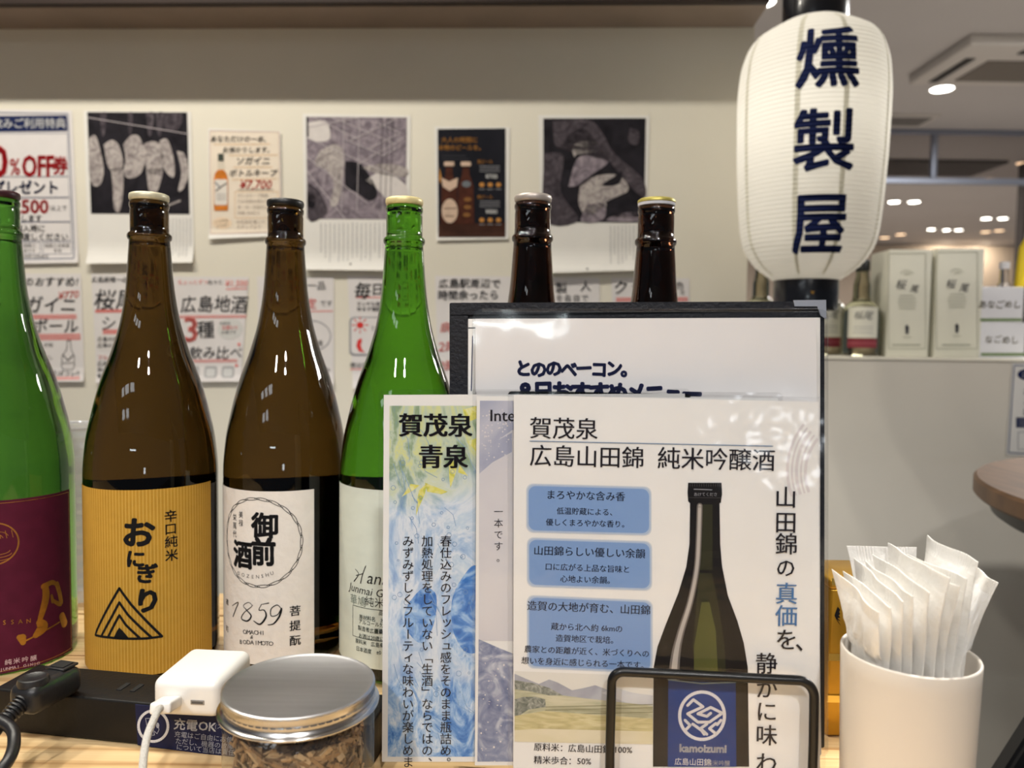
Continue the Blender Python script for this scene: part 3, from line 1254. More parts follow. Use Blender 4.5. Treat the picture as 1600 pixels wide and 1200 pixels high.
def vtext_block(sh, x0, x1, y0, y1, step, m, w=1.3):
    """columns of print too small and blurred to read: rows of tick marks"""
    x = x1
    while x > x0:
        y = y0 + random.uniform(0, 2)
        e = y1 - random.choice((0, 0, 6, 14))
        while y < e:
            hh = random.uniform(1.2, 2.4)
            sh.rect(x - w / 2 * random.uniform(.6, 1.2), y, x + w / 2, y + hh, m, 1)
            y += hh + .9
        x -= step


s = Sheet(eps=EW)
quad(s, [(131, 173), (299, 175), (304, 411), (139, 413)], PAPER)
s._f([(137, 175.5), (293, 176), (297, 335), (143, 334)], PH_D, 1)
for pts in ([(140, 216), (150, 212), (158, 236), (163, 266), (158, 288), (146, 290), (140, 270)],
            [(163, 226), (176, 219), (187, 228), (193, 252), (189, 266), (176, 267), (168, 256)],
            [(174, 264), (192, 264), (193, 300), (188, 330), (179, 326), (177, 292)],
            [(193, 226), (206, 212), (220, 216), (227, 250), (220, 272), (203, 279), (194, 270), (197, 248)],
            [(224, 226), (238, 221), (250, 226), (257, 250), (252, 268), (234, 272), (227, 252)],
            [(229, 266), (254, 264), (250, 290), (242, 306), (234, 300)],
            [(250, 220), (262, 218), (271, 242), (274, 268), (270, 278), (258, 266), (252, 246)],
            [(277, 236), (290, 242), (295, 272), (288, 294), (279, 298), (284, 270)]):
    blob(s, pts, PH_L)
for x, w in ((162, 5), (235, 6), (250, 6), (204, 4)):
    blob(s, [(x - w, 177), (x + w, 177), (x + w * .6, 205), (x, 214), (x - w * .6, 205)], PH_K)
blob(s, [(258, 178), (284, 178), (282, 198), (268, 205), (256, 196)], PH_K)
s.line([(138, 184), (296, 210)], 1.1, PH_LINE, 3)
s.line([(262, 322), (282, 314)], 3, PH_L, 3)
vtext_block(s, 264, 298, 340, 400, 5.5, LGI)
poster(s, 'photo_poster', 'white poster with a dark photograph of hanging cured hams', 'poster', wall_sheet(.010, 412, 34), GW, cut=(0, 7))

s = Sheet(eps=EW)
quad(s, [(473, 178), (642, 181), (640, 424), (477, 422)], PAPER)
s._f([(479, 183), (636, 184), (634, 343), (480, 342)], PH_M, 1)
blob(s, [(481, 192), (510, 190), (516, 216), (500, 222), (482, 216)], PH_W)
blob(s, [(500, 236), (524, 226), (538, 240), (536, 280), (528, 318), (516, 320), (522, 286), (508, 264), (492, 258)], PH_L)
blob(s, [(540, 252), (566, 258), (590, 300), (578, 314), (556, 300), (540, 290)], PH_D)
blob(s, [(482, 286), (500, 300), (512, 330), (500, 342), (482, 342)], PH_K)
blob(s, [(572, 282), (600, 268), (634, 290), (634, 318), (610, 316), (590, 296)], PH_W)
blob(s, [(562, 262), (600, 256), (634, 262), (634, 276), (600, 274)], PH_L)
blob(s, [(481, 300), (494, 308), (490, 326), (481, 320)], PH_D)
for a, c in (((480, 216), (634, 282)), ((480, 246), (575, 318)), ((480, 268), (540, 342)), ((560, 257), (634, 214)), ((548, 220), (620, 186)), ((575, 234), (626, 208)),
             ((600, 244), (626, 228)), ((480, 200), (560, 184)), ((492, 184), (560, 218)), ((585, 190), (626, 208)), ((540, 218), (600, 244)), ((520, 184), (620, 226))):
    s.line([a, c], 1.0, PH_LINE, 3, joints=False)
for x in (538, 562, 598, 606, 614):
    s.line([(x, 186), (x - 4, 330)], .9, PH_LINE if x < 580 else PH_K, 3, joints=False)
s.line([(480.6, 183), (481.5, 214)], 2.6, PH_D, 3, joints=False)
vtext_block(s, 497, 600, 348, 408, 7, LGI)
s.ell(549, 413, 1.6, 1.6, DKI, 2, 8)
poster(s, 'photo_poster', 'white poster with a grey photograph of crossing wires above lines of print', 'poster', wall_sheet(.010, 424, 34), GW, cut=(0, 7))

s = Sheet(eps=EW)
quad(s, [(841, 180), (1015, 181), (1008, 423), (846, 428)], PAPER)
s._f([(849, 185.5), (1009, 185), (1006, 348), (849, 347)], PH_D, 1)
blob(s, [(864, 190), (920, 188), (942, 210), (960, 240), (1004, 280), (1004, 310), (960, 262), (934, 224), (905, 200), (870, 230)], PH_K)
blob(s, [(850, 240), (880, 244), (876, 300), (904, 344), (852, 344)], PH_K)
blob(s, [(894, 236), (902, 222), (930, 222), (936, 234), (918, 240), (905, 234), (898, 246)], PH_L)
blob(s, [(888, 292), (902, 248), (930, 244), (950, 254), (926, 272), (902, 290)], PH_M)
blob(s, [(906, 292), (930, 276), (965, 274), (982, 296), (958, 314), (936, 330), (916, 338), (904, 318)], PH_L, 3)
blob(s, [(918, 320), (944, 318), (942, 344), (908, 346)], PH_M, 3)
blob(s, [(946, 316), (985, 300), (1005, 312), (1004, 336), (960, 340)], PH_D, 4)
blob(s, [(952, 340), (980, 332), (1004, 334), (1004, 346), (950, 346)], PH_M, 4)
blob(s, [(984, 200), (998, 206), (996, 226), (982, 222)], PH_K)
blob(s, [(960, 276), (972, 268), (966, 288), (940, 290)], PH_D, 4)
vtext_block(s, 948, 996, 352, 412, 6, LGI)
s.ell(917, 421, 1.6, 1.6, DKI, 2, 8)
poster(s, 'photo_poster', 'white poster with a dark photograph of a split carcass behind two bottle necks', 'poster', wall_sheet(.014, 426, 40), GW, cut=(0, 7))

# --- bottle keep sheet
s = Sheet(eps=EW)
BEIGE = M('beige_paper', (234, 222, 206), .6, var=.03, scale=25)
quad(s, [(326, 201), (439, 206), (442, 369), (328, 374)], PAPER)
s._f([(328.5, 205), (436.5, 207), (440, 362), (330, 366)], BEIGE, 1)
PINKB = M('pink_border_ink', (196, 160, 150), .6)
s.line([(329, 205), (437, 207), (440, 363), (330, 366)], .7, PINKB, 2, closed=True, joints=False)
ORN = M('whisky_orange_ink', (206, 122, 46), .6, var=.2, scale=60)
PEN = M('pencil_ink', (84, 80, 78), .7)
OCH = M('ochre_ink', (222, 178, 120), .7)
for tx, x, y, h, xl in (('あなただけの一本、', 377, 218, 10.5, 50), ('お預かりします。', 389, 235, 10, 38)):
    s.text(tx, x, y, h, PEN, L=3, jit=.6, skew=.15, bold=.01)
    s.line([(x - xl + 8, y + 8.5), (x + 46, y + 8)], .9, OCH, 2)
s.text('ソガイニ', 397, 252, 13.5, PEN, L=3, jit=.5, bold=.015, skew=.15)
s.line([(366, 262), (426, 262)], .9, OCH, 2)
s.text('ボトルキープ', 397, 271, 12.5, PEN, L=3, jit=.5, bold=.015, skew=.15)
s.line([(364, 281.5), (434, 280)], .9, OCH, 2)
s.text('¥7,700', 401, 289, 19, REDM, L=3, skew=.2, bold=.008, sx=.95)
s.line([(373, 297), (428, 297)], .9, PEN, 2)
s.box(368, 300, 435, 341, .6, OCH, 2)
for i, tx in enumerate(('ボトルキープ期間', '六か月間お預かり', '氷・水・炭酸付き', '特典 10%引き')):
    s.text(tx, 372, 306 + i * 9, 6, M('faint_ink', (168, 156, 146), .7), align='l', L=3, jit=.4)
for i, tx in enumerate(('お名前を書いて', 'スタッフまで')):
    s.text(tx, 370, 347 + i * 8, 6.5, M('faint_ink', (0, 0, 0)), align='l', L=3, jit=.4)
s.ell(348, 349, 15, 9, M('faint_patch', (238, 214, 186), .7), 2)
s.text('いつでも', 347, 346, 5.5, PEN, L=3, rot=8)
s.text('どうぞ!', 348, 353, 5.5, PEN, L=3, rot=8)
bw = [(341, 253), (341, 262), (343, 268), (337, 273), (335, 282), (335, 327), (336, 330), (357, 330), (358, 327), (358, 282), (356, 273), (351, 268), (353, 262), (351, 253)]
s.poly(bw, M('print_glass_ink', (216, 206, 190), .6), 2)
s.poly([(342, 266), (337, 272), (335.5, 281), (335.5, 327), (336.5, 329.5), (356.5, 329.5), (357.5, 327), (357.5, 281), (355.5, 272), (351, 266)], ORN, 3)
s.rect(342, 241, 351, 252, M('print_cap_ink', (70, 76, 70), .6), 3)
s.rrect(336.5, 281, 356.5, 321, 3, M('print_label_ink', (226, 220, 212), .6), 4)
s.line([(339, 299), (355, 287)], 1.6, PEN, 5)
s.line([(338, 286), (345, 293)], 2.6, LGI, 5)
for yy in (304, 308, 312):
    s.line([(340, yy), (354, yy)], .7, LGI, 5)
poster(s, 'bottle_keep_poster', 'small beige poster with a drawn whisky bottle and a red price', 'poster', wall_sheet(.006, 374, 20, .002), GW, cut=(0, 8))

# --- dark beer poster
s = Sheet(eps=EW)
quad(s, [(679, 198), (797, 199), (794, 374), (682, 376)], PAPER)
BEERB = ramp_mat('print_beer_backdrop', [(0.3, (18, 20, 28)), (0.7, (34, 34, 42))], 12, 0, 3)
s._f([(684, 202), (790, 201), (790, 371), (685, 371)], BEERB, 1)
s._f([(685, 350), (790, 348), (790, 371), (685, 371)], M('print_beer_table', (62, 38, 30), .6, var=.3, scale=40), 2)
GOLDI = M('print_gold_ink', (190, 134, 70), .6)
s.text('大人の時間に', 718, 219, 9.5, GOLDI, L=3, bold=.03)
s.text('本物のビールを。', 721, 231, 9, GOLDI, L=3, bold=.03)
for yy, a in ((244, 728), (249, 732)):
    s.line([(692, yy), (a, yy)], 1.6, DKI, 3)
BB = M('print_beer_bottle', (74, 40, 30), .5, var=.3, scale=60)
CRM = M('print_cream', (206, 180, 160), .6, var=.1, scale=80)
for cx_ in (702, 728):
    s.poly([(cx_ - 5, 262), (cx_ - 6, 274), (cx_ - 12, 290), (cx_ - 13, 350), (cx_ + 13, 350), (cx_ + 12, 290), (cx_ + 6, 274), (cx_ + 5, 262)], BB, 3)
    s.rrect(cx_ - 8, 253, cx_ + 8, 260, 2, CRM, 4)
s.poly([(690, 278), (702, 284), (716, 278), (714, 292), (703, 299), (692, 292)], CRM, 4)
s.ell(703, 330, 12.5, 19, CRM, 4)
s.line([(694, 326), (712, 326)], 1, BB, 5)
s.line([(696, 338), (710, 338)], 1, BB, 5)
s.ell(729, 288, 7, 5, M('print_blue_grey', (110, 116, 122), .6), 4)
for yy in (312, 324, 336):
    s.ell(729 + random.uniform(-3, 3), yy, 6, 3.4, M('print_amber', (132, 92, 52), .6), 4)
s.poly([(687, 262), (690, 276), (688, 288), (686, 280)], GOLDI, 3)
WI = M('white_ink', (0, 0, 0))
for y0, pr in ((252, '¥700'), (307, '¥880')):
    s.text('瓶ビール', 758, y0 + 1, 6, GOLDI, L=3, bold=.03)
    for k in range(3):
        s.line([(750, y0 + 8 + k * 4), (781, y0 + 8 + k * 4)], 1, LGI, 3)
    s.text(pr, 768, y0 + 24, 9, WI, L=3, bold=.02)
    for k in range(3):
        s.ell(753 + k * 13, y0 + 37, 4, 3.4, GOLDI, 3)
        s.line([(749 + k * 13, y0 + 44), (757 + k * 13, y0 + 44)], 1, LGI, 3)
poster(s, 'beer_poster', 'black poster with two beer bottles and gold lettering', 'poster', wall_sheet(.003, 376, 20), GW, cut=(0, 12))


# --- handwritten signs
def hand_sheet(x0, y0, x1, y1, slip=0):
    sh = Sheet(eps=EW)
    sh._f([(x0, y0), (x1, y0 + 1), (x1 + slip, y1), (x0 + 5 + slip, y1 + 1)], PAPER_G, 0)
    return sh


def under(sh, x0, x1, y, m=PENR, n=2, w=1.5):
    for k in range(n):
        sh.line([(x0, y + k * 2.6), (x1, y - .8 + k * 2.6)], w, m, 1)


HG = 'handwritten signs on the wall'


def hand(s, label, y1, curl=.005):
    return poster(s, 'handwritten_sign', label, 'sign', wall_sheet(curl, y1, 24), GW if False else HG, cut=(0, 12))


s = hand_sheet(2, 427, 127, 596, 6)
s.text('店長のおすすめ!', 123, 440, 16, PENK, L=2, align='r', jit=.8, skew=.15, bold=.012)
s.text('¥770', 108, 461, 16, PENR, L=2, rot=6, skew=.2, bold=.012)
s.text('ソガ', 68, 476, 29, PENK, L=2, align='r', skew=.15, bold=.012, jit=.3)
s.text('イニ', 122, 476, 27, PENK, L=2, align='r', skew=.15, bold=.012, jit=.3)
under(s, 20, 120, 493, n=3)
s.text('ハイボール', 124, 509, 24, PENK, L=2, align='r', skew=.1, bold=.012, jit=.3)
under(s, 40, 126, 523, n=4)
for y, tx in ((539, 'ソーダ割'), (558, '氷なし')):
    s.text(tx, 84, y, 7.5, PENK, L=2, align='r', jit=.5)
s.text('広島といえばコレ!!', 125, 583, 9.5, PENK, L=2, align='r', jit=.6, bold=.015)
under(s, 70, 126, 590, n=2)
bt = [(106, 532), (105, 546), (98, 556), (97, 572), (99, 577), (115, 577), (117, 572), (117, 556), (112, 546), (111, 532)]
s.line(bt, .9, PENK, 2, closed=True)
s.line([(99, 554), (107, 563), (116, 554)], 1.4, PENK, 2)
s.line([(98, 567), (116, 567)], .9, PENK, 2)
hand(s, 'white handwritten sign with a small drawn bottle, left of all the handwritten signs', 596)

s = hand_sheet(143, 428, 262, 597, 4)
s.text('広島県唯一の', 172, 437, 9.5, PENK, L=2, jit=.6, skew=.1, bold=.012)
s.text('桜尾', 148, 468, 34, PENK, L=2, align='l', skew=.12, bold=.008, jit=.3)
under(s, 150, 250, 485, n=2, w=2)
s.text('シングル', 158, 505, 25, PENK, L=2, align='l', skew=.15, jit=.3)
under(s, 162, 252, 516, n=3, w=1.8)
s.rrect(152, 522, 250, 548, 8, M('sign_note_paper', (224, 220, 218), .6), 1)
for i, (tx, m) in enumerate((('広島の蒸留所で', PENK), ('広島の風土で', PENK), ('', PENK), ('フルーティー', PENR), ('広島の森の', PENK), ('熟成された', PENK), ('香りです', PENK))):
    if tx:
        s.text(tx, 153, 530 + i * 9.5, 8, m, L=2, align='l', jit=.6, bold=.01)
hand(s, 'white handwritten sign half hidden behind the left brown bottle', 597)

s = hand_sheet(268, 432, 389, 596, -12)
s.text('ちょっとずつ', 278, 441, 8, PENR, L=2, align='l', jit=.7)
s.text('色々と', 325, 441, 8, PENK, L=2, align='l', jit=.7)
s.text('¥1,500', 370, 443, 14, PENR, L=2, skew=.15, sx=.9)
under(s, 354, 386, 452, n=1)
s.text('広島地酒', 335, 475, 28.5, PENK, L=2, skew=.1, jit=.5, sx=.93, bold=.008)
under(s, 276, 385, 494, n=2, w=1.3)
s.text('3', 297, 515, 54, PENR, L=2, bold=.02)
s.text('種', 322, 515, 29, PENK, L=2, jit=.2, bold=.008)
s.ell(360, 514, 20, 16, M('sign_bubble', (212, 212, 210), .6), 1, rot=-10)
s.text('今月の', 352, 505, 6, PENK, L=3)
s.text('日替わり', 360, 512, 6.5, REDM, L=3, jit=.4)
s.text('お酒です', 358, 519, 6, PENK, L=3)
s.text('飲み比べ', 338, 551, 21, PENK, L=2, skew=.1, jit=.5, bold=.006)
under(s, 300, 371, 563, n=2, w=1.3)
for x in (302, 330, 357):
    s.rrect(x - 10, 572, x + 10, 590, 4, M('sign_cup_grey', (176, 176, 178), .6), 1)
    s.rrect(x - 7, 576, x + 7, 588, 3, M('sign_cup_pale', (212, 212, 212), .6), 2)
for x, y in ((374, 538), (370, 571)):
    s.ell(x, y, 2.5, 2.5, PENR, 2, 8)
hand(s, 'white handwritten sign with a red 3 between the two brown bottles', 596)

s = hand_sheet(402, 432, 522, 604, 0)
s.text('本日の一品', 510, 446, 15, PENK, L=2, align='r', jit=.5)
s.text('限定', 496, 474, 18, REDM, L=2, align='r', jit=.4)
s.text('です', 520, 474, 10, PENK, L=2, align='r', jit=.5)
under(s, 440, 520, 487, n=1)
s.arc(486, 525, 31, 24, 0, 360, 1.6, LGI, 1)
s.text('燻', 500, 536, 10, PENK, L=2)
s.text('どうぞ', 518, 580, 12, PENK, L=2, align='r', jit=.5)
hand(s, 'white handwritten sign with a grey drawn ring right of the second brown bottle', 604)

s = hand_sheet(543, 431, 664, 606, 4)
s.text('毎', 567, 454, 27, PENK, L=2, skew=.15, bold=.012)
s.text('日営業', 580, 452, 20, PENK, L=2, align='l', skew=.05, bold=.012, jit=.3)
under(s, 557, 640, 465, n=1)
s.text('ランチも夜も', 557, 475, 7.5, PENK, L=2, align='l', jit=.5, bold=.012)
s.text('休まず燻製', 558, 483, 7.5, PENK, L=2, align='l', jit=.5, bold=.012)
s.rrect(546, 495, 655, 556, 8, LGI, 1)
s.rrect(549, 497, 652, 553, 7, PAPER_G, 2)
s.ell(563, 508, 5.5, 5, REDM, 3, 16)
for k in range(8):
    a = R_(45 * k)
    s.line([(563 + 8 * math.cos(a), 508 + 8 * math.sin(a)), (563 + 12.5 * math.cos(a), 508 + 12.5 * math.sin(a))], 1.6, REDM, 3)
s.poly([(565, 528), (559, 532), (557, 541), (561, 549), (571, 551), (566, 546), (564, 539), (566, 533)], REDM, 3)
s.text('11時半〜15時', 580, 513, 10, PENK, L=3, align='l', bold=.01)
s.text('17時〜22時', 578, 541, 10, PENK, L=3, align='l', bold=.01)
s.text('夜はお酒と燻製', 547, 570, 9, PENK, L=2, align='l', jit=.6, bold=.012)
under(s, 548, 620, 577, n=1)
hand(s, 'white handwritten sign with a red sun and moon left of the green bottle neck', 606)

s = hand_sheet(680, 431, 799, 606, 0)
s.text('広島駅周辺で', 734, 443, 15.5, PENK, L=2, jit=.6, bold=.014, skew=.1, sx=1.05)
s.text('時間余ったら', 732, 461, 16, PENK, L=2, jit=.6, bold=.02)
s.text('人気の燻製', 741, 480, 15, PENK, L=2, jit=.6, bold=.012)
for i, tx in enumerate(('1時間', '2時間', '3時間')):
    s.text(tx, 685, 512 + i * 30, 20, PENR, L=2, align='l', jit=.3, skew=.15, bold=.012)
hand(s, 'white handwritten sign with red numerals left of the black menu folder', 606)

s = hand_sheet(812, 433, 937, 606, 0)
s.text('燻', 843, 450, 23, PENK, L=2, bold=.006)
s.text('製', 877, 450, 19, PENK, L=2, bold=.006)
s.text('人', 915, 447, 18, PENK, L=2, bold=.006)
s.text('盛り', 852, 470, 16, PENK, L=2, jit=.5)
s.text('を各自で', 868, 466, 13, PENK, L=2, align='l', jit=.6)
hand(s, 'white handwritten sign between the two dark bottle necks, nearer the left one', 606)

s = hand_sheet(955, 434, 1077, 606, 0)
s.text('ク', 970, 449, 24, PENK, L=2, bold=.006, skew=.1)
s.text('ラフト', 985, 449, 22, PENK, L=2, align='l', bold=.006, jit=.3)
s.text('色', 1062, 446, 13, PENK, L=2)
s.text('々', 1066, 457, 10, PENK, L=2)
under(s, 963, 1074, 466, n=3, w=1.6)
hand(s, 'white handwritten sign behind the right dark bottle neck', 606)

# --- notice on the half wall at the right edge
s = Sheet(eps=EW)
quad(s, [(1581, 567), (1690, 568), (1680, 716), (1571, 711)], PAPER)
s.line([(1584, 571), (1687, 572), (1677, 712), (1575, 707)], 2.0, BGI, 1, closed=True, joints=False)
s.ell(1606, 585, 17, 9, NAVY, 1)
s.text('ご案内', 1607, 585, 8, WI, L=2, bold=.02)
for y, tx in ((611, 'お席の'), (627, 'ご利用'), (643, 'について')):
    s.text(tx, 1597, y, 13, DKI, L=2, align='l')
s.rect(1587, 652, 1680, 668, NAVY, 1)
for k in range(3):
    s.line([(1591, 655.5 + 4.5 * k), (1676, 656 + 4.5 * k)], 1.2, LGI, 2)
s.box(1590, 675, 1640, 702, 1, LGI, 1)
poster(s, 'notice_poster', 'white notice with a navy oval on the half wall at the right edge', 'poster', wall_sheet(0), GW)
# ================================================================== paper lantern
LY = 1.25
qb, qt = P(1256, 438, LY - .03), P(1274, 11, LY - .06)
LC = Vector((P(1267, 220, LY).x, LY, 0))
LZ0, LZ1 = qb.z, qt.z
LS = (LZ1 - LZ0) / 423.0
LHW = [(0, 50), (12, 68), (25, 84), (37, 94), (62, 107), (93, 112.5), (156, 117.5), (218, 120.5), (297, 122), (344, 118.5), (375, 110), (393, 99), (407, 78), (423, 50)]
LR = interp([(a * LS, b * LS * .972) for a, b in LHW])
RIB = 7.0 * LS


def lantern_r(zz):
    return LR(zz) + 0.0011 * abs(math.sin(math.pi * zz / RIB))


SHADE = thin_paper('lantern_paper', (245, 243, 238), .45, .6, gloss=.02)
SEAM = thin_paper('lantern_seam_paper', (228, 226, 214), .40, .6, gloss=.02)
LINK = M('lantern_navy_ink', (28, 38, 82), .6)
t = thing('paper_lantern', (LC.x, LC.y, LZ0), 'tall white paper lantern with navy brushless characters hanging at the wall end', 'lantern')
t['label'] = 'tall white ribbed paper lantern with three navy characters hanging at the wall end'
b = MB()
nrow = int((LZ1 - LZ0) / RIB * 6)
b.lathe([(lantern_r((LZ1 - LZ0) * i / nrow), LZ0 + (LZ1 - LZ0) * i / nrow) for i in range(nrow + 1)], LC, SHADE, 120, False)
PSH = b.build('paper_shade', t, smooth=80)


def lmap(a0):
    def fn(x, y, h):
        r = lantern_r(y / 1000) + 0.0012 + h
        a = R_(a0) + x / 1000 / .117
        return Vector((LC.x + r * math.sin(a), LC.y - r * math.cos(a), LZ0 + y / 1000))
    return fn


s = Sheet(False)
for ch, py, dx in (('燻', 85, 2.0), ('製', 216, 1.0), ('屋', 345, 0)):
    s.text(ch, dx, (P(1280, py, LY - .117).z - LZ0) * 1000, 94, LINK, bold=.024, L=0)
LJ = [s.build('lettering', lmap(-11.5), t, cut=(4, 1.7))]
for a in (-77, -31, 3, 47, 95, 140, 185, 230):
    s = Sheet(False)
    s.rect(-4, 8, 4, 413 * LS * 1000, SEAM, -8.5)
    LJ.append(s.build('paper_seam', lmap(a), t, cut=(0, 1.7)))
join_into(PSH, *LJ)
BLK = M('black_lacquer', (16, 17, 24), .25, coat=.3)
for z0, z1, nm in ((LZ1 - .006, LZ1 + .045, 'top_ring'), (LZ0 - .045, LZ0 + .005, 'bottom_ring')):
    b = MB()
    b.lathe([(.0475, z0), (.0495, z0), (.0500, z0 + .003), (.0500, z1 - .003), (.0490, z1), (.0475, z1), (.0475, z0)], LC, BLK, 64, False)
    o = b.build(nm, t, smooth=50)
    s = Sheet(False)
    zc = (z0 + z1) / 2 * 1000
    for k in range(3):
        s.ell((k - 1) * 1.6, zc + abs(k - 1) * .6, .7, 2.2, GOLD, 0, 12, rot=(1 - k) * 25)
    s.line([(-2, zc - 2.2), (2, zc - 2.2)], .6, GOLD, 0)
    q = s.build('gold_crest', Cyl(LC.x, LC.y, .05, -9), t)
    join_into(o, q)
b = MB()
b.tube([LC + Vector((-.047, 0, LZ1 + .04)), LC + Vector((-.02, 0, LZ1 + .10)), LC + Vector((0, 0, LZ1 + .16)), LC + Vector((.02, 0, LZ1 + .10)), LC + Vector((.047, 0, LZ1 + .04))], .0018, BLK)
b.tube([LC + Vector((0, 0, LZ1 + .158)), LC + Vector((0, 0, CZ))], .002, BLK)
b.build('hanging_wire', t)
d = bpy.data.lights.new('lantern_bulb', 'POINT')
d.energy = 0.42
d.color = (1, .95, .84)
d.shadow_soft_size = .03
o = bpy.data.objects.new('lantern_bulb', d)
COL.objects.link(o)
o.location = LC + Vector((0, 0, (LZ0 + LZ1) / 2 + .05))

# ================================================================== things on the ledge
WG = glass('clear_whisky_glass', (.46, .46, .32), .03, 1.35)
SILK = M('label_off_white', (214, 212, 200), .6)
REDB = M('label_wine_red', (128, 40, 54), .5)


def ledge_px(px, depth):
    """point on the ledge under pixel column px, DEPTH behind the wall face"""
    q = Plane(WALL_P, -2.3, off=depth)(px, 550)
    return Vector((q.x, q.y, ZL))


def ledge_bottle(px, depth, label, a0):
    g = ledge_px(px, depth)
    t = thing('whisky_bottle', g, label, 'bottle', 'small whisky bottles on the ledge')
    k = g.y / 1200
    pr = [(0, .004), (20 * k, .003), (26 * k, 0), (28 * k, 2 * k), (28.6 * k, 8 * k)]
    f = interp([(8, 28.6), (64, 28.6), (72, 27), (80, 21), (87, 13.5), (98, 12.5), (110, 12.3), (118, 10.5), (126, 9.2), (132, 9)])
    pr += [(f(8 + 124 * i / 40) * k, (8 + 124 * i / 40) * k) for i in range(1, 41)] + [(0, 132.2 * k)]
    b = MB()
    b.lathe(pr, g, WG, 48)
    b.build('bottle_body', t, smooth=60)
    one('cap', M('black_cap', (0, 0, 0)), t, lathe=([(9.2 * k, 131 * k), (10.5 * k, 132.5 * k), (10.5 * k, 147 * k), (9.8 * k, 148 * k), (0, 148 * k)], g, 32))
    C = Cyl(g.x, g.y, 28.6 * k, a0)
    mm = k * 1000
    zb = ZL * 1000
    s = Sheet(False)
    s.rect(-23 * mm, zb + 28 * mm, 23 * mm, zb + 75 * mm, SILK, 0)
    s.rect(-23 * mm, zb + 13 * mm, 23 * mm, zb + 27 * mm, REDB, 0)
    s.line([(-23 * mm, zb + 20 * mm), (23 * mm, zb + 20 * mm)], 1 * mm, M('label_rose', (170, 90, 96), .6), 1)
    s.text('桜尾', 0, zb + 62 * mm, 14 * mm, DKI, L=2, jit=.8, skew=.2)
    for yy in (45, 41, 36):
        s.line([(-14 * mm, zb + yy * mm), (14 * mm, zb + yy * mm)], .8 * mm, LGI, 1)
    s.build('label', C, t, cut=(6, 0), smooth=True)


ledge_bottle(1343, .13, 'small whisky bottle with a wine red label band next to the white boxes', -16)
ledge_bottle(1290, .21, 'small whisky bottle half hidden by the menu folder corner and the first whisky bottle', -14)
ledge_bottle(1240, .13, 'small whisky bottle behind the bottom ring of the lantern', -12)
ledge_bottle(1186, .21, 'small whisky bottle left of the lantern bottom beside the wall end', -12)

BOXW = M('box_off_white', (216, 214, 200), .6, var=.01, scale=20)
BOXI = M('box_line_grey', (168, 168, 152), .6)


def gift_box(px0, px1, ptop, label):
    dep = .10
    pl = Plane(WALL_P, -2.3, off=dep)
    a, c = pl(px0, 550), pl(px1, 550)
    top = pl((px0 + px1) / 2, ptop).z
    w = (c - a).length
    mid = (a + c) / 2
    t = thing('gift_box', (mid.x, mid.y, ZL), label, 'box', 'white bottle boxes on the ledge')
    b = MB()
    cc = Vector((mid.x, mid.y, (ZL + top) / 2)) + WR @ Vector((0, .045, 0))
    b.box(cc, (w, .09, top - ZL), BOXW, .0015, WR)
    bx = b.build('carton', t)
    s = Sheet(eps=.0003)
    xm = (px0 + px1) / 2
    pb = 553
    s.box(px0 + 4, ptop + 6, px1 - 4, pb - 8, .9, BOXI, 1)
    for k in range(5):
        s.arc(xm, ptop + 41, 11 - k * .2, 9 - k * .3, 205 + 28 * k, 225 + 28 * k, 1.4, BOXI, 1, 4)
    s.text('GIN', xm, ptop + 38, 6, BOXI, L=1)
    s.text('桜', xm - 9, ptop + 55, 17, DKI, L=1, jit=1, skew=.2)
    s.text('尾', xm + 12, ptop + 61, 14, DKI, L=1, jit=1, skew=.25)
    for k, ww in enumerate((11, 13, 14, 13, 12)):
        s.line([(xm - ww, ptop + 72 + k * 5), (xm + ww, ptop + 72 + k * 5)], 1.3, BOXI, 1)
    s.poly([(xm - 3, ptop + 120), (xm, ptop + 117), (xm + 3, ptop + 121), (xm + 2, ptop + 132), (xm - 2, ptop + 132)], DKI, 1)
    s.line([(xm - 6, ptop + 137), (xm + 6, ptop + 137)], 1.2, BOXI, 1)
    s.line([(xm - 22, pb - 14), (xm + 20, pb - 14)], 2.2, BOXI, 1)
    join_into(bx, s.build('box_print', lambda x, y, h: pl(x, y, h + .0006), t))


gift_box(1384, 1450, 390, 'white tall bottle box on the ledge, left of two, beside the whisky bottle')
gift_box(1459, 1531, 388, 'white tall bottle box on the ledge, right of two, beside the small cartons')


def carton(px0, px1, p0, p1, z0, label, tx, dep):
    pl = Plane(WALL_P, -2.3, off=dep)
    a, c = pl(px0, 520), pl(px1, 520)
    zt_ = pl((px0 + px1) / 2, p0).z
    w = (c - a).length
    mid = (a + c) / 2
    t = thing('food_carton', (mid.x, mid.y, z0), label, 'box', 'small cartons stacked on the ledge')
    b = MB()
    b.box(Vector((mid.x, mid.y, (z0 + zt_) / 2)) + WR @ Vector((0, .06, 0)), (w, .12, zt_ - z0), M('carton_white', (218, 218, 224), .5), .0015, WR)
    bx = b.build('carton_body', t)
    s = Sheet(eps=.0003)
    hb = pl((px0 + px1) / 2, 520)
    GRN = M('carton_green', (112, 134, 88), .5)
    s.rect(px0 + .5, p1 - 5.5, px1 - .5, p1 - 1, GRN, 0)
    s.text(tx, (px0 + px1) / 2 - 2, (p0 + p1) / 2, 13.5, M('carton_olive_ink', (112, 102, 72), .6), L=1, jit=.9, bold=.008, skew=.15)
    join_into(bx, s.build('carton_print', lambda x, y, h: pl(x, y, h + .0006), t))
    return zt_


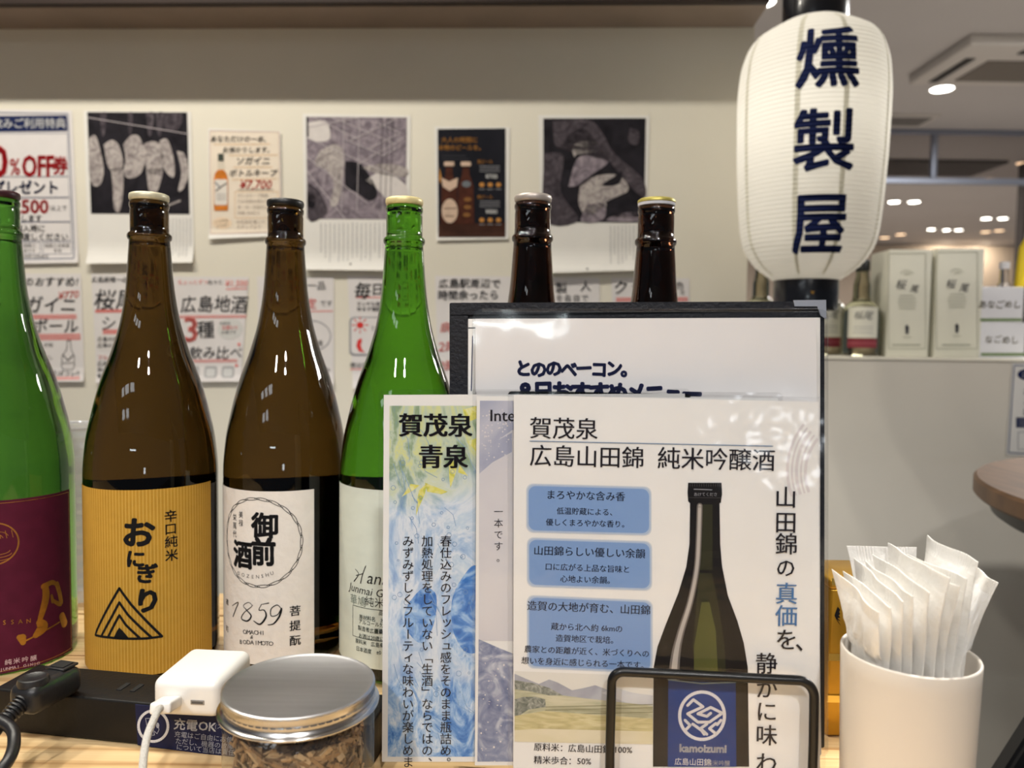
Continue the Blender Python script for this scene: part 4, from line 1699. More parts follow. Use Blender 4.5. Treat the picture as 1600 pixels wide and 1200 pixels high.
z1 = carton(1532, 1602, 504, 557, ZL, 'small white carton with a green base strip, lower of the stacked two', 'なごめし', .10)
carton(1531, 1597, 448, 503, z1 + .0003, 'small white carton with a green base strip, on top of the stack', 'あなごめし', .10)
g = ledge_px(1563, .30)
t = thing('glass_bottle', g, 'small clear glass bottle behind the stacked cartons', 'bottle')
k = g.y / 1200
b = MB()
b.lathe([(0, 0), (13 * k, 0), (14 * k, 4 * k), (14 * k, 100 * k), (9 * k, 112 * k), (6 * k, 118 * k), (6 * k, 136 * k), (0, 136 * k)], g, glass('plain_glass', (.95, .95, .95), .02, 1.3), 32)
b.build('bottle_body', t, smooth=50)
one('cap', M('white_cap_band', (0, 0, 0)), t, lathe=([(7 * k, 136.5 * k), (7.4 * k, 137 * k), (7.4 * k, 147 * k), (0, 148 * k)], g, 24))
# yellow folded banner pole
a, c = Plane(WALL_P, -2.3, off=.33)(1588, 475), Plane(WALL_P, -2.3, off=.33)(1604, 372)
a = a + (a - c) * ((a.z - ZL - .003) / (c.z - a.z))
t = thing('folded_umbrella', (a.x, a.y, ZL), 'yellow folded umbrella leaning behind the stacked cartons at the right edge', 'umbrella')
b = MB()
ax = (c - a)
n = 24
for i in range(1):
    pts = [a + ax * (k / 12) for k in range(13)]
    b.tube(pts, [.004] + [.007 + .006 * (k / 12) for k in range(1, 12)] + [.004], M('yellow_cloth', (236, 206, 40), .5, bump=.4, bscale=60), 9)
b.build('folded_cloth', t, smooth=20)
one('tip', M('pale_tip', (220, 216, 200), .5), t, tube=([c, c + ax.normalized() * .018], .0045))

# ================================================================== round table and chair at the right
pts = [G(1521, 740, .10), G(1600, 714, .10), G(1600, 782, .10)]
(x1_, y1_), (x2_, y2_), (x3_, y3_) = [(p.x, p.y) for p in pts]
dd = 2 * (x1_ * (y2_ - y3_) + x2_ * (y3_ - y1_) + x3_ * (y1_ - y2_))
ux = ((x1_ ** 2 + y1_ ** 2) * (y2_ - y3_) + (x2_ ** 2 + y2_ ** 2) * (y3_ - y1_) + (x3_ ** 2 + y3_ ** 2) * (y1_ - y2_)) / dd
uy = ((x1_ ** 2 + y1_ ** 2) * (x3_ - x2_) + (x2_ ** 2 + y2_ ** 2) * (x1_ - x3_) + (x3_ ** 2 + y3_ ** 2) * (x2_ - x1_)) / dd
TR = math.hypot(x1_ - ux, y1_ - uy)
TC = Vector((ux, uy, 0))
print('round table', TC, TR)
t = thing('round_table', (ux, uy, -1.0), 'round brown wooden table with a black rim beneath, cut by the right edge', 'table')
DW = ramp_mat('brown_table_wood', [(.2, (66, 46, 32)), (.5, (98, 72, 50)), (.8, (116, 86, 60))], 5, 2, 6, .5, stretch=(5, .7, 1))
one('table_top', DW, t, lathe=([(0, .074), (TR - .004, .074), (TR, .078), (TR, .096), (TR - .004, .10), (0, .10)], TC, 96))
one('rim', M('black_metal', (22, 22, 24), .45), t, lathe=([(0, .050), (TR - .028, .050), (TR - .022, .054), (TR - .018, .0735), (0, .0735)], TC, 96))
one('pedestal', M('black_metal', (0, 0, 0)), t, lathe=([(0, -.97), (.035, -.97), (.035, .0495), (0, .0495)], TC, 32))
one('base', M('black_metal', (0, 0, 0)), t, lathe=([(0, -.999), (.22, -.999), (.22, -.985), (.05, -.9705), (0, -.9705)], TC, 48))

CH = M('black_chair_plastic', (14, 14, 16), .5)
a0_, a1_ = P(1572, 1206, .75), P(1614, 1140, .75)
sz = P(1560, 1197, .75).z
t = thing('black_chair', (a0_.x + .16, .6, -1.0), 'black chair with a slanted back edge at the bottom right corner', 'chair')
u = (a1_ - a0_) * 1.5
vs = [a0_ - u * .3, a0_ + u, a0_ + u + Vector((.22, 0, 0)), a0_ - u * .3 + Vector((.34, 0, 0))]
b = MB()
b.add(vs + [v + Vector((0, .022, 0)) for v in vs], [(0, 1, 2, 3), (7, 6, 5, 4), (0, 4, 5, 1), (1, 5, 6, 2), (2, 6, 7, 3), (3, 7, 4, 0)], CH)
bmesh.ops.bevel(b.bm, geom=b.bm.edges[:], offset=.004, segments=2, affect='EDGES')
b.build('backrest', t)
b = MB()
b.box((a0_.x + .150, .585, sz - .022), (.36, .325, .04), CH, .010)
b.build('seat', t)
for sx in (.01, .30):
    for sy in (.45, .71):
        one('leg', M('black_metal', (0, 0, 0)), t, tube=([(a0_.x + sx, sy, sz - .043), (a0_.x + sx, sy, -.999)], .010))

# ================================================================== menus in the wire stand
MC = Vector((.085, .455, .1))
YAW, LEAN = -5.0, 2.0


def mplane(off):
    return Plane(MC, YAW, LEAN, off)


FILM = clear('laminate_film', (252, 252, 252), .08, 1.30, bump=.30, bscale=42)
CASE = clear('clear_case_plastic', (250, 250, 250), .06, 1.36, bump=.22, bscale=22)
MPAPER = M('menu_paper', (226, 225, 223), .45, var=.02, scale=35)


def botpy(f, z=.009):
    lo, hi = 900.0, 1300.0
    for _ in range(40):
        m_ = (lo + hi) / 2
        if min(f(x, m_).z for x in (600, 800, 1290)) > z:
            lo = m_
        else:
            hi = m_
    return lo



def slab(fn, pts, d0, d1, m, name, parent, cut=None):
    """a plate with an outline in photo units between heights d0 and d1 over its plane"""
    b = MB()
    n = len(pts)
    vs = [fn(x, y, d1) for x, y in pts] + [fn(x, y, d0) for x, y in pts]
    fs = [tuple(range(n)), tuple(range(2 * n - 1, n - 1, -1))] + [(i, (i + 1) % n, n + (i + 1) % n, n + i) for i in range(n)]
    b.add(vs, fs, m)
    return b.build(name, parent, smooth=0)


def rr(x0, y0, x1, y1, r, tilt=0.0, n=6):
    pts = []
    for cx, cy, a in ((x1 - r, y1 - r, 0), (x0 + r, y1 - r, 90), (x0 + r, y0 + r, 180), (x1 - r, y0 + r, 270)):
        pts += [(cx + r * math.cos(R_(a + 90 * i / n)), cy + r * math.sin(R_(a + 90 * i / n))) for i in range(n + 1)]
    return [(x, y + tilt * (x - x0)) for x, y in pts]


# --- main sheet
fn = mplane(0)
BOT = botpy(fn)
t = thing('laminated_menu', fn(1040, BOT), 'laminated sake sheet in front with three blue boxes and a printed bottle', 'menu')
s = Sheet()
s._f([(803, 617), (1279, 628), (1281, BOT), (802, BOT)], MPAPER, 0)
RT_ = -1.5
GREY1 = M('menu_swirl_ink', (212, 206, 207), .5)
for k in range(5):
    s.arc(1330 + k, 735 + k, 100 - k * 6, 108 - k * 7, 158, 222, 2.8 if k % 2 else 4.5, GREY1, 1, 18)
BK = M('menu_black_ink', (34, 30, 36), .5)
s.text('賀茂泉', 881, 669, 36, BK, rot=RT_ + .3, serif=.010, L=3)
s.line([(828, 689), (1207, 697)], 1.4, M('menu_rule_blue', (110, 132, 160), .5), 3)
s.text('広島山田錦', 917, 713, 36, BK, rot=RT_ + .3, serif=.010, L=3)
s.text('純米吟醸酒', 1119, 717, 37, BK, rot=RT_ + .3, serif=.010, L=3)
BLUE = M('menu_box_blue', (122, 152, 198), .5)
BLUE2 = M('menu_box_blue_edge', (168, 184, 208), .5)
for x0, y0, x1, y1, dy in ((825, 758, 1015, 829, 5), (826, 842, 1016, 914, 6), (826, 932, 1017, 1041, 8)):
    for g_, m_, l_ in ((3, M('menu_box_blue_fringe', (196, 202, 210), .5), 1), (1.5, BLUE2, 1.5), (-1, BLUE, 2)):
        pts_ = rr(x0 - g_, y0 - g_, x1 + g_, y1 + g_, 11, dy / 190)
        s._f(pts_, m_, l_)
for tx, x, y, h, rt in (('まろやかな含み香', 915, 774, 15.2, -1.6), ('低温貯蔵による、', 917, 799, 11.6, -1.6), ('優しくまろやかな香り。', 918, 817, 11.6, -1.6),
                        ('山田錦らしい優しい余韻', 921, 862, 15.6, -1.8), ('口に広がる上品な旨味と', 918, 887, 11.9, -2), ('心地よい余韻。', 918, 905, 12, -2),
                        ('造賀の大地が育む、山田錦', 920, 949, 15.8, -2.2), ('蔵から北へ約 6km の', 917, 980, 12.2, -2.2), ('造賀地区で栽培。', 917, 998, 12, -2.2),
                        ('農家との距離が近く、米づくりへの', 917, 1017, 12, -2.3), ('想いを身近に感じられる一本です。', 914, 1035, 12.2, -2.3)):
    s.text(tx, x, y, h * 1.02, M('menu_text_ink', (30, 33, 46), .5), rot=rt, serif=.014, L=3)
# landscape picture
SKY = M('print_sky', (214, 212, 206), .5, var=.02, scale=20)
MNT = ramp_mat('print_mountain', [(.3, (150, 152, 164)), (.7, (182, 184, 192))], 40, 1, 6)
FAR = ramp_mat('print_far_hill', [(.3, (176, 178, 186)), (.7, (200, 202, 206))], 40, 1, 6)
TREE = ramp_mat('print_trees', [(.3, (92, 98, 92)), (.5, (130, 134, 126)), (.7, (168, 170, 162))], 220, 2, 8)
FIELD = ramp_mat('print_field', [(.25, (168, 158, 116)), (.5, (192, 182, 138)), (.75, (208, 200, 160))], 60, 1.5, 8, stretch=(1, 1, 6))
FIELD2 = ramp_mat('print_field_far', [(.3, (150, 150, 124)), (.5, (176, 174, 148)), (.7, (196, 192, 168))], 40, 1, 8, stretch=(1, 1, 6))
FADE = ramp_mat('print_field_fade', [(.3, (204, 196, 164)), (.7, (216, 208, 186))], 25, 1, 5, stretch=(1, 1, 3))
s._f([(804, 1048), (1020, 1056), (1020, 1110), (804, 1110)], SKY, 1)
s.poly([(804, 1052), (822, 1060), (842, 1068), (858, 1061), (872, 1066), (894, 1078), (914, 1074), (930, 1070), (946, 1076), (975, 1086), (1020, 1098), (1020, 1112), (804, 1112)], MNT, 1.5)
s.poly([(940, 1082), (962, 1074), (990, 1082), (1020, 1086), (1020, 1104), (980, 1098)], FAR, 1.6)
s.poly([(804, 1072), (826, 1076), (850, 1082), (880, 1086), (910, 1090), (1020, 1102), (1020, 1125), (804, 1125)], FIELD2, 2)
s.poly([(804, 1062), (830, 1066), (858, 1074), (880, 1086), (858, 1086), (830, 1080), (804, 1076)], TREE, 2.2)
s.poly([(804, 1092), (818, 1088), (836, 1088), (852, 1092), (853, 1104), (826, 1108), (804, 1122)], TREE, 2.4)
for yy in (1104, 1109, 1116):
    s.line([(852, yy), (1020, yy - 4)], 1.2, M('print_field_line', (126, 124, 96), .5), 2.3, joints=False)
s.poly([(804, 1118), (850, 1110), (930, 1116), (1020, 1122), (1020, 1150), (804, 1150)], FIELD, 2.5)
s.poly([(804, 1140), (850, 1138), (930, 1140), (1020, 1142), (1020, 1162), (900, 1160), (804, 1158)], FADE, 2.7)
for i, tx in enumerate(('原料米：広島山田錦 100%', '精米歩合：50%', 'アルコール分：15度', '日本酒度：+2')):
    s.text(tx, 834, 1166 + i * 20, 13.4, BK, align='l', rot=-2, L=3, serif=.014)
# printed bottle
PB = ramp_mat('print_bottle_black', [(.3, (22, 20, 22)), (.7, (36, 33, 32))], 8, 0, 2)
pbl = [(1075, 754), (1127, 754), (1128, 771), (1126, 785), (1124, 786), (1125, 850), (1128, 885), (1137, 930), (1152, 970), (1162, 1005), (1168, 1042), (1170, BOT - 4),
       (1020, BOT - 4), (1021, 1042), (1027, 1010), (1040, 975), (1060, 925), (1072, 885), (1077, 850), (1078, 786), (1075, 783), (1074, 770)]
s.poly(pbl, PB, 3)
for k in range(14):
    s.line([(1078 + k * 3.6, 755), (1078 + k * 3.6, 760)], .8, M('print_cap_rib', (70, 66, 66), .5), 4, joints=False)
s.line([(1084, 764), (1112, 765)], 1.2, LGI, 4)
s.text('あけてくださ', 1102, 772, 6.2, LGI, L=4)
s.line([(1075, 777), (1127, 777.5)], .8, M('print_cap_rib', (0, 0, 0)), 4)
OLV = ramp_mat('print_bottle_olive', [(.2, (64, 66, 38)), (.8, (92, 94, 50))], 12, 0, 2)
OLV2 = M('print_bottle_olive_dark', (48, 48, 34), .5)
s.poly([(1090, 788), (1113, 788), (1113, 890), (1092, 890)], OLV2, 3.4)
s.poly([(1092, 895), (1112, 895), (1124, 955), (1132, 1010), (1134, 1062), (1090, 1062), (1082, 1010)], OLV2, 3.4)
s.poly([(1096, 940), (1108, 940), (1118, 985), (1122, 1062), (1084, 1062), (1084, 1010)], OLV, 3.6)
SHN = M('print_bottle_shine', (176, 170, 164), .5)
SHN2 = M('print_bottle_shine_dim', (110, 104, 100), .5)
for wk, mk, lk in ((9, SHN2, 4), (5, SHN, 4.5)):
    brush(s, [(1093, 790), (1091, 850), (1088, 890), (1078, 940), (1064, 985), (1056, 1020), (1052, 1060)], (wk, wk, wk * 1.2, wk * 2), mk, lk)
LBL = ramp_mat('print_label_blue', [(.2, (20, 44, 100)), (.8, (30, 66, 138))], 10, 0, 2, rough=.4)
s._f([(1044, 1062), (1149, 1066), (1150, BOT - 4), (1043, BOT - 4)], LBL, 5)
s.line([(1044, 1061), (1096, 1067), (1149, 1065)], 2, M('print_label_edge', (120, 140, 150), .5), 5.5)
SIL = M('print_silver', (206, 206, 212), .5)
s.arc(1096.5, 1117, 35, 37, 0, 360, 5, SIL, 6, 48)
for ps in ([(1074, 1101), (1083, 1092), (1098, 1103), (1074, 1114), (1090, 1127), (1108, 1127), (1128, 1113), (1110, 1104), (1090, 1114), (1104, 1118), (1110, 1113)],
           [(1070, 1124), (1078, 1132), (1070, 1140)], [(1104, 1130), (1094, 1137), (1104, 1146)], [(1118, 1129), (1108, 1137), (1118, 1145)], [(1126, 1124), (1120, 1131)],
           [(1082, 1130), (1096, 1140), (1100, 1146)]):
    s.line(ps, 4.4, SIL, 6)
s.text('kamoizumi', 1097.5, 1168, 17, SIL, bold=.045, rot=-1, L=6)
s.text('広島山田錦', 1082, 1189, 12, SIL, rot=-1.5, L=6, sx=.95)
s.text('純米吟醸', 1122, 1191, 9.8, LGI, rot=-1.5, L=6, sx=.93)
s.text('日本酒', 1070, 1206, 12, SIL, rot=-1.5, L=6)
# upright lines of text
SBL = M('menu_blue_ink', (72, 112, 160), .5)
for ch, x, y, m_ in (('山', 1227, 776, BK), ('田', 1227, 815, BK), ('錦', 1228, 849, BK), ('の', 1227, 886, BK), ('真', 1228, 926, SBL), ('価', 1228, 961, SBL), ('を', 1228, 998, BK), ('、', 1259, 1000, BK)):
    s.text(ch, x, y, 36 if ch != 'の' else 32, m_, serif=.010, L=7, rot=-1)
for ch, y in (('静', 1035), ('か', 1074), ('に', 1110), ('味', 1147), ('わ', 1190), ('う', 1228)):
    s.text(ch, 1197, y, 35, BK, serif=.010, L=7, rot=-1)
s.build('printed_sheet', lambda x, y, h: fn(x, y, h + .0004), t)
slab(fn, rr(794, 610, 1288, BOT, 8, .021), .0017, .0020, FILM, 'laminate', t)

# --- middle sheet
fn1 = mplane(.004)
BOT = botpy(fn1)
t = thing('laminated_menu', fn1(980, BOT), 'laminated grey blue sheet mostly hidden between the two sake sheets', 'menu')
s = Sheet()
s._f([(745, 619), (1215, 622), (1215, BOT), (742, BOT)], MPAPER, 0)
GB = ramp_mat('print_grey_water', [(.2, (128, 134, 160)), (.45, (158, 162, 182)), (.62, (188, 188, 200)), (.8, (206, 204, 210))], 16, 1.2, 7)
PG = ramp_mat('print_pale_mist', [(.3, (192, 190, 198)), (.7, (212, 210, 212))], 14, .5, 5)
DB = ramp_mat('print_dark_wave', [(.3, (92, 102, 138)), (.5, (134, 142, 168)), (.7, (196, 198, 208))], 60, 2.5, 8)
s._f([(750, 626), (1205, 628), (1205, 760), (749, 742)], GB, 1)
s.poly([(749, 700), (775, 690), (800, 672), (900, 660), (1205, 700), (1205, 1010), (748, 1000)], PG, 1.4)
s.poly([(748, 998), (780, 1012), (900, 1060), (900, BOT - 6), (746, BOT - 6)], DB, 1.5)
s.poly([(749, 696), (770, 692), (800, 676), (800, 706), (770, 722), (749, 740)], GB, 1.6)
for k in range(70):
    x, y = random.uniform(752, 800), random.uniform(640, 720)
    s.ell(x, y, random.uniform(.5, 1.6), random.uniform(.5, 1.5), PH_W, 2, 6)
for k in range(40):
    x, y = random.uniform(750, 800), random.uniform(1020, 1240)
    s.ell(x, y, random.uniform(.5, 1.8), random.uniform(.5, 1.8), PH_W, 2, 6)
s.text('International', 764, 649, 26, BK, align='l', L=3, serif=.015)
for i, ch in enumerate('一本です。'):
    s.text(ch, 779 + (4 if ch == '。' else 0), 799 + i * 18, 15, BK, L=3, serif=.006, bold=-.004)
s.build('printed_sheet', lambda x, y, h: fn1(x, y, h + .0004), t)
slab(fn1, rr(739, 611, 1222, BOT, 8, .004), .0017, .0020, FILM, 'laminate', t)

# --- left sheet
fn2 = mplane(.008)
BOT = botpy(fn2)
t = thing('laminated_menu', fn2(840, BOT), 'laminated blue and green watercolour sake sheet, leftmost of the menus', 'menu')
s = Sheet()
s._f([(600, 617), (1070, 615), (1070, BOT), (597, BOT)], MPAPER, 0)


def water_mat(name):
    """printed watercolour: leaf wash at the top, pale swirls in the middle, ice blue patches below, all by height and noise"""
    m, nt, b = new_mat(name)
    L = nt.links.new
    tc = nt.nodes.new('ShaderNodeTexCoord')
    sep = nt.nodes.new('ShaderNodeSeparateXYZ')
    L(tc.outputs['Object'], sep.inputs['Vector'])

    def nz(scale, dist, detail, sx=1.0, sz=1.0, rough=.6):
        mp = nt.nodes.new('ShaderNodeMapping')
        mp.inputs['Scale'].default_value = (sx, 1, sz)
        mp.inputs['Rotation'].default_value = (0, R_(35), 0)
        n = nt.nodes.new('ShaderNodeTexNoise')
        n.inputs['Scale'].default_value = scale
        n.inputs['Distortion'].default_value = dist
        n.inputs['Detail'].default_value = detail
        n.inputs['Roughness'].default_value = rough
        L(tc.outputs['Object'], mp.inputs['Vector'])
        L(mp.outputs['Vector'], n.inputs['Vector'])
        return n.outputs['Fac']

    def rp(fac, stops):
        r = nt.nodes.new('ShaderNodeValToRGB')
        while len(r.color_ramp.elements) < len(stops):
            r.color_ramp.elements.new(.5)
        for e, (p_, c_) in zip(r.color_ramp.elements, stops):
            e.position = p_
            e.color = (*lin(c_), 1)
        L(fac, r.inputs['Fac'])
        return r.outputs['Color']

    def mad(x, k, c_):
        n = nt.nodes.new('ShaderNodeMath')
        n.operation = 'MULTIPLY_ADD'
        n.use_clamp = False
        L(x, n.inputs[0])
        n.inputs[1].default_value = k
        if isinstance(c_, float):
            n.inputs[2].default_value = c_
        else:
            L(c_, n.inputs[2])
        return n.outputs[0]

    def mix(f, c0, c1):
        n = nt.nodes.new('ShaderNodeMixRGB')
        L(f, n.inputs['Fac'])
        L(c0, n.inputs['Color1'])
        L(c1, n.inputs['Color2'])
        return n.outputs['Color']

    def step(x, lo, hi):
        n = nt.nodes.new('ShaderNodeMapRange')
        n.inputs['From Min'].default_value = lo
        n.inputs['From Max'].default_value = hi
        L(x, n.inputs['Value'])
        return n.outputs['Result']
    swirl = nz(26, 2.6, 9, 1.0, .5)
    big = nz(11, 1.2, 4)
    fine = nz(70, 1.6, 10, 1, .6, .7)
    pale = rp(swirl, [(.3, (124, 156, 202)), (.42, (172, 194, 220)), (.5, (212, 219, 228)), (.56, (184, 203, 222)), (.7, (222, 226, 228))])
    leaf = rp(swirl, [(.28, (120, 150, 160)), (.40, (136, 158, 124)), (.48, (184, 197, 180)), (.55, (204, 208, 144)), (.62, (176, 194, 186)), (.75, (206, 216, 218))])
    ice = rp(fine, [(.30, (40, 92, 170)), (.42, (92, 140, 202)), (.52, (158, 188, 222)), (.62, (212, 222, 232))])
    z1 = mad(big, .10, mad(sep.outputs['Z'], 1.0, -.05))
    col = mix(step(z1, .150, .185), pale, leaf)
    patch = step(big, .50, .56)
    low = step(z1, .125, .085)
    f = nt.nodes.new('ShaderNodeMath')
    f.operation = 'MULTIPLY'
    L(patch, f.inputs[0])
    L(low, f.inputs[1])
    col = mix(f.outputs[0], col, ice)
    bot = step(z1, .055, .035)
    col = mix(bot, col, ice)
    L(col, b.inputs['Base Color'])
    b.inputs['Roughness'].default_value = .8
    b.inputs['Specular IOR Level'].default_value = .12
    return m


WATER = water_mat('print_watercolour')
ICE = ramp_mat('print_ice_blue', [(.25, (38, 92, 172)), (.45, (80, 132, 200)), (.6, (150, 184, 222)), (.8, (206, 220, 232))], 60, 2.5, 9)
YL = ramp_mat('print_yellow_leaf', [(.3, (176, 184, 80)), (.5, (214, 208, 110)), (.7, (216, 218, 170)), (.85, (170, 190, 170))], 90, 2, 8)
s._f([(609, 634), (1060, 634), (1060, BOT - 8), (606, BOT - 8)], WATER, 1)
for ps in ([(655, 766), (668, 754), (664, 772), (656, 790), (650, 806), (652, 782)], [(702, 722), (716, 718), (712, 740), (704, 762), (702, 744)], [(718, 726), (732, 744), (728, 742), (716, 738)],
           [(642, 756), (656, 758), (646, 766), (628, 776)], [(724, 640), (745, 634), (745, 654), (730, 660)], [(730, 690), (745, 684), (745, 706)],
           [(664, 754), (700, 768), (690, 772), (668, 768)]):
    s.poly(ps, YL, 2)
blob(s, [(640, 940), (662, 918), (682, 930), (678, 975), (660, 1004), (640, 990), (632, 964)], ICE)
blob(s, [(716, 912), (738, 884), (750, 900), (750, 1006), (728, 1018), (708, 985), (706, 940)], ICE)
for k in range(60):
    x, y = random.uniform(612, 744), random.uniform(720, 1100)
    r = random.uniform(1.2, 4.2)
    s.arc(x, y, r, r, 0, 360, .7, M('print_bubble_line', (112, 146, 184), .5), 2.5, 12)
for k in range(26):
    x, y = random.uniform(612, 740), random.uniform(640, 1150)
    s.line([(x, y), (x + random.uniform(4, 14), y + random.uniform(8, 24)), (x + random.uniform(8, 26), y + random.uniform(26, 50))], .8, M('print_water_line', (128, 160, 196), .5), 2.4, joints=False)
s.text('賀茂泉', 681, 664, 38.5, BK, serif=.028, bold=.010, L=4, rot=-.4)
s.text('青泉', 693, 713, 39, BK, serif=.028, bold=.010, L=4, rot=-.2)
for tx, x, y in (('春仕込みのフレッシュ感をそのまま瓶詰め。', 697, 845), ('加熱処理をしていない「生酒」ならではの、', 668, 845), ('みずみずしくフルーティな味わいが楽しめます。', 638, 845)):
    s.text(tx, x, y, 18.6, BK, vert=True, L=4, sp=.975, serif=.008)
s.build('printed_sheet', lambda x, y, h: fn2(x, y, h + .0004), t)
slab(fn2, rr(593, 609, 1078, BOT, 8, -.004), .0017, .0020, FILM, 'laminate', t)

# --- clear hard case with the handwritten bacon page
fn3 = mplane(.016)
BOT = botpy(fn3)
t = thing('menu_case', fn3(1015, BOT), 'clear hard plastic menu case holding a white handwritten page', 'menu holder')
s = Sheet()
s._f([(743, 498), (1275, 497), (1283, BOT), (741, BOT)], M('bright_page', (234, 231, 230), .5, var=.01, scale=30), 0)
NVB = M('navy_brush_ink', (38, 44, 88), .5)
for i, ch in enumerate('とののベーコン。'):
    s.text(ch, 818 + i * 23.6, 576 + (.8 if i % 2 else -.8), 27, NVB, bold=.055, L=2, rot=random.uniform(-3, 3))
for i, ch in enumerate('8日おすすめメニュー'):
    s.text(ch, 820 + i * 29.0, 611 + i * .5, 34, NVB, bold=.062, L=2, rot=random.uniform(-3, 3))
s.build('page', lambda x, y, h: fn3(x, y, h + .0005), t)
slab(fn3, rr(740, 484, 1291, BOT, 12), .0022, .0036, CASE, 'front_sheet', t)
b = MB()
for x, y0, y1 in ((740.8, 496, BOT - 8), (1290.2, 496, BOT - 8)):
    b.tube([fn3(x, y0, .0018), fn3(x, y1, .0018)], .0011, CASE, 8)
b.tube([fn3(754, 485, .0018), fn3(1278, 485, .0018)], .0011, CASE, 8)
o = b.build('case_edge', t)

# --- black menu folder
fn4 = mplane(.026)
BOT = botpy(fn4)
t = thing('menu_folder', fn4(995, BOT), 'black leather menu folder with a silver corner behind the clear case', 'menu folder')
LEA = M('black_leather', (17, 18, 25), .55, var=.15, scale=300, bump=.35, bscale=420, spec=.3)
slab(fn4, rr(704, 474, 1285, BOT, 3, -.004), 0, .004, LEA, 'back_cover', t)
b = MB()
for x0, y0, x1, y1 in ((704.5, 474.5, 1284, 483), (704.5, 492, 733, BOT - 2)):
    pass
sl = slab(fn4, [(705, 475), (1284, 472), (1284, 484), (705, 493)], .0041, .0058, LEA, 'top_border', t)
sl = slab(fn4, [(705, 494), (733, 494), (731, BOT - 2), (703, BOT - 2)], .0041, .0055, LEA, 'side_border', t)
s = Sheet()
s._f([(733, 499), (1278, 497), (1278, BOT - 3), (731, BOT - 3)], PAPER, 0)
s.line([(734, 513), (760, 513)], 1.6, DKI, 1)
s.line([(740, 526), (738, 610)], 1.6, NAVY, 1)
s.build('inner_page', lambda x, y, h: fn4(x, y, h + .0045), t)
sl = slab(fn4, [(1235, 470.5), (1285.5, 470), (1286, 500), (1277, 494), (1272, 480), (1237, 480)], .0060, .0066, M('silver_metal', (190, 192, 200), .3, metal=.8), 'corner_guard', t)
sl['label'] = 'silver corner guard'

# --- wire stand
fw = mplane(-.012)
t = thing('wire_stand', fw(1112, 1245), 'black wire menu stand loop in front of the laminated sheets', 'stand')
WIRE = M('black_wire', (10, 10, 11), .32, spec=.4)
r = .0028
c = [(953, 1252), (954, 1150), (956, 1066)]
loop = [fw(952, 1254), fw(953.5, 1150), fw(955.5, 1075)]
for k in range(1, 8):
    a = R_(180 + 90 * k / 8)
    loop.append(fw(974 + 18.5 * math.cos(a), 1068 + 18.5 * math.sin(a)))
loop += [fw(974, 1049.5), fw(1110, 1056), fw(1246, 1063)]
for k in range(1, 8):
    a = R_(-90 + 90 * k / 8)
    loop.append(fw(1246 + 26 * math.cos(a), 1089 + 26 * math.sin(a)))
loop += [fw(1272, 1089), fw(1271, 1160), fw(1268, 1254)]
one('front_loop', WIRE, t, tube=(loop, r, 12))
zb = .0032
fl, fr = loop[0].copy(), loop[-1].copy()
fl.z = fr.z = zb
bk = Vector((0, .065, 0))
one('base_loop', WIRE, t, tube=([fl, fr, fr + bk, fl + bk], r, 12, False, True))
bl = [fl + bk + Vector((0, 0, 0))]
b = MB()
tl, tr_ = fl + bk + Vector((.02, .012, .14)), fr + bk + Vector((-.02, .012, .14))
b.tube([fl + bk, tl, tr_, fr + bk], r, WIRE, 10)
b.tube([loop[0], fl], r, WIRE, 10)
b.tube([loop[-1], fr], r, WIRE, 10)
b.build('back_rest', t)

# ================================================================== white cup of wrapped wipes
KC = Vector((.2205, .4135, 0))
KR, KZ = .0350, .110
CUPW = M('white_plastic', (208, 200, 189), .35, var=.01, scale=8)
t = thing('wipes_holder', KC, 'white rounded plastic cup holding wrapped wipes', 'holder')
b = MB()
pr = [(0, .0005), (KR - .006, .0005), (KR - .0035, .0025), (KR - .0028, .006)]
pr += [(KR - .0028 + .0028 * i / 12, .006 + (KZ - .007) * i / 12) for i in range(1, 13)]
pr += [(KR - .0003, KZ - .0003), (KR - .0009, KZ), (KR - .0015, KZ - .0004), (KR - .0019, KZ - .0015), (KR - .0046, .006), (KR - .008, .004), (0, .004)]
b.lathe(pr, KC, CUPW, 96, False)
b.build('cup_body', t, smooth=60)

WRAP = thin_paper('wipe_wrapper', (250, 248, 244), .42, .20, bump=.5, gloss=.16, bscale=90)
SEAL = thin_paper('wipe_seal', (246, 244, 240), .45, .28, bump=.3, gloss=.12, bscale=120)


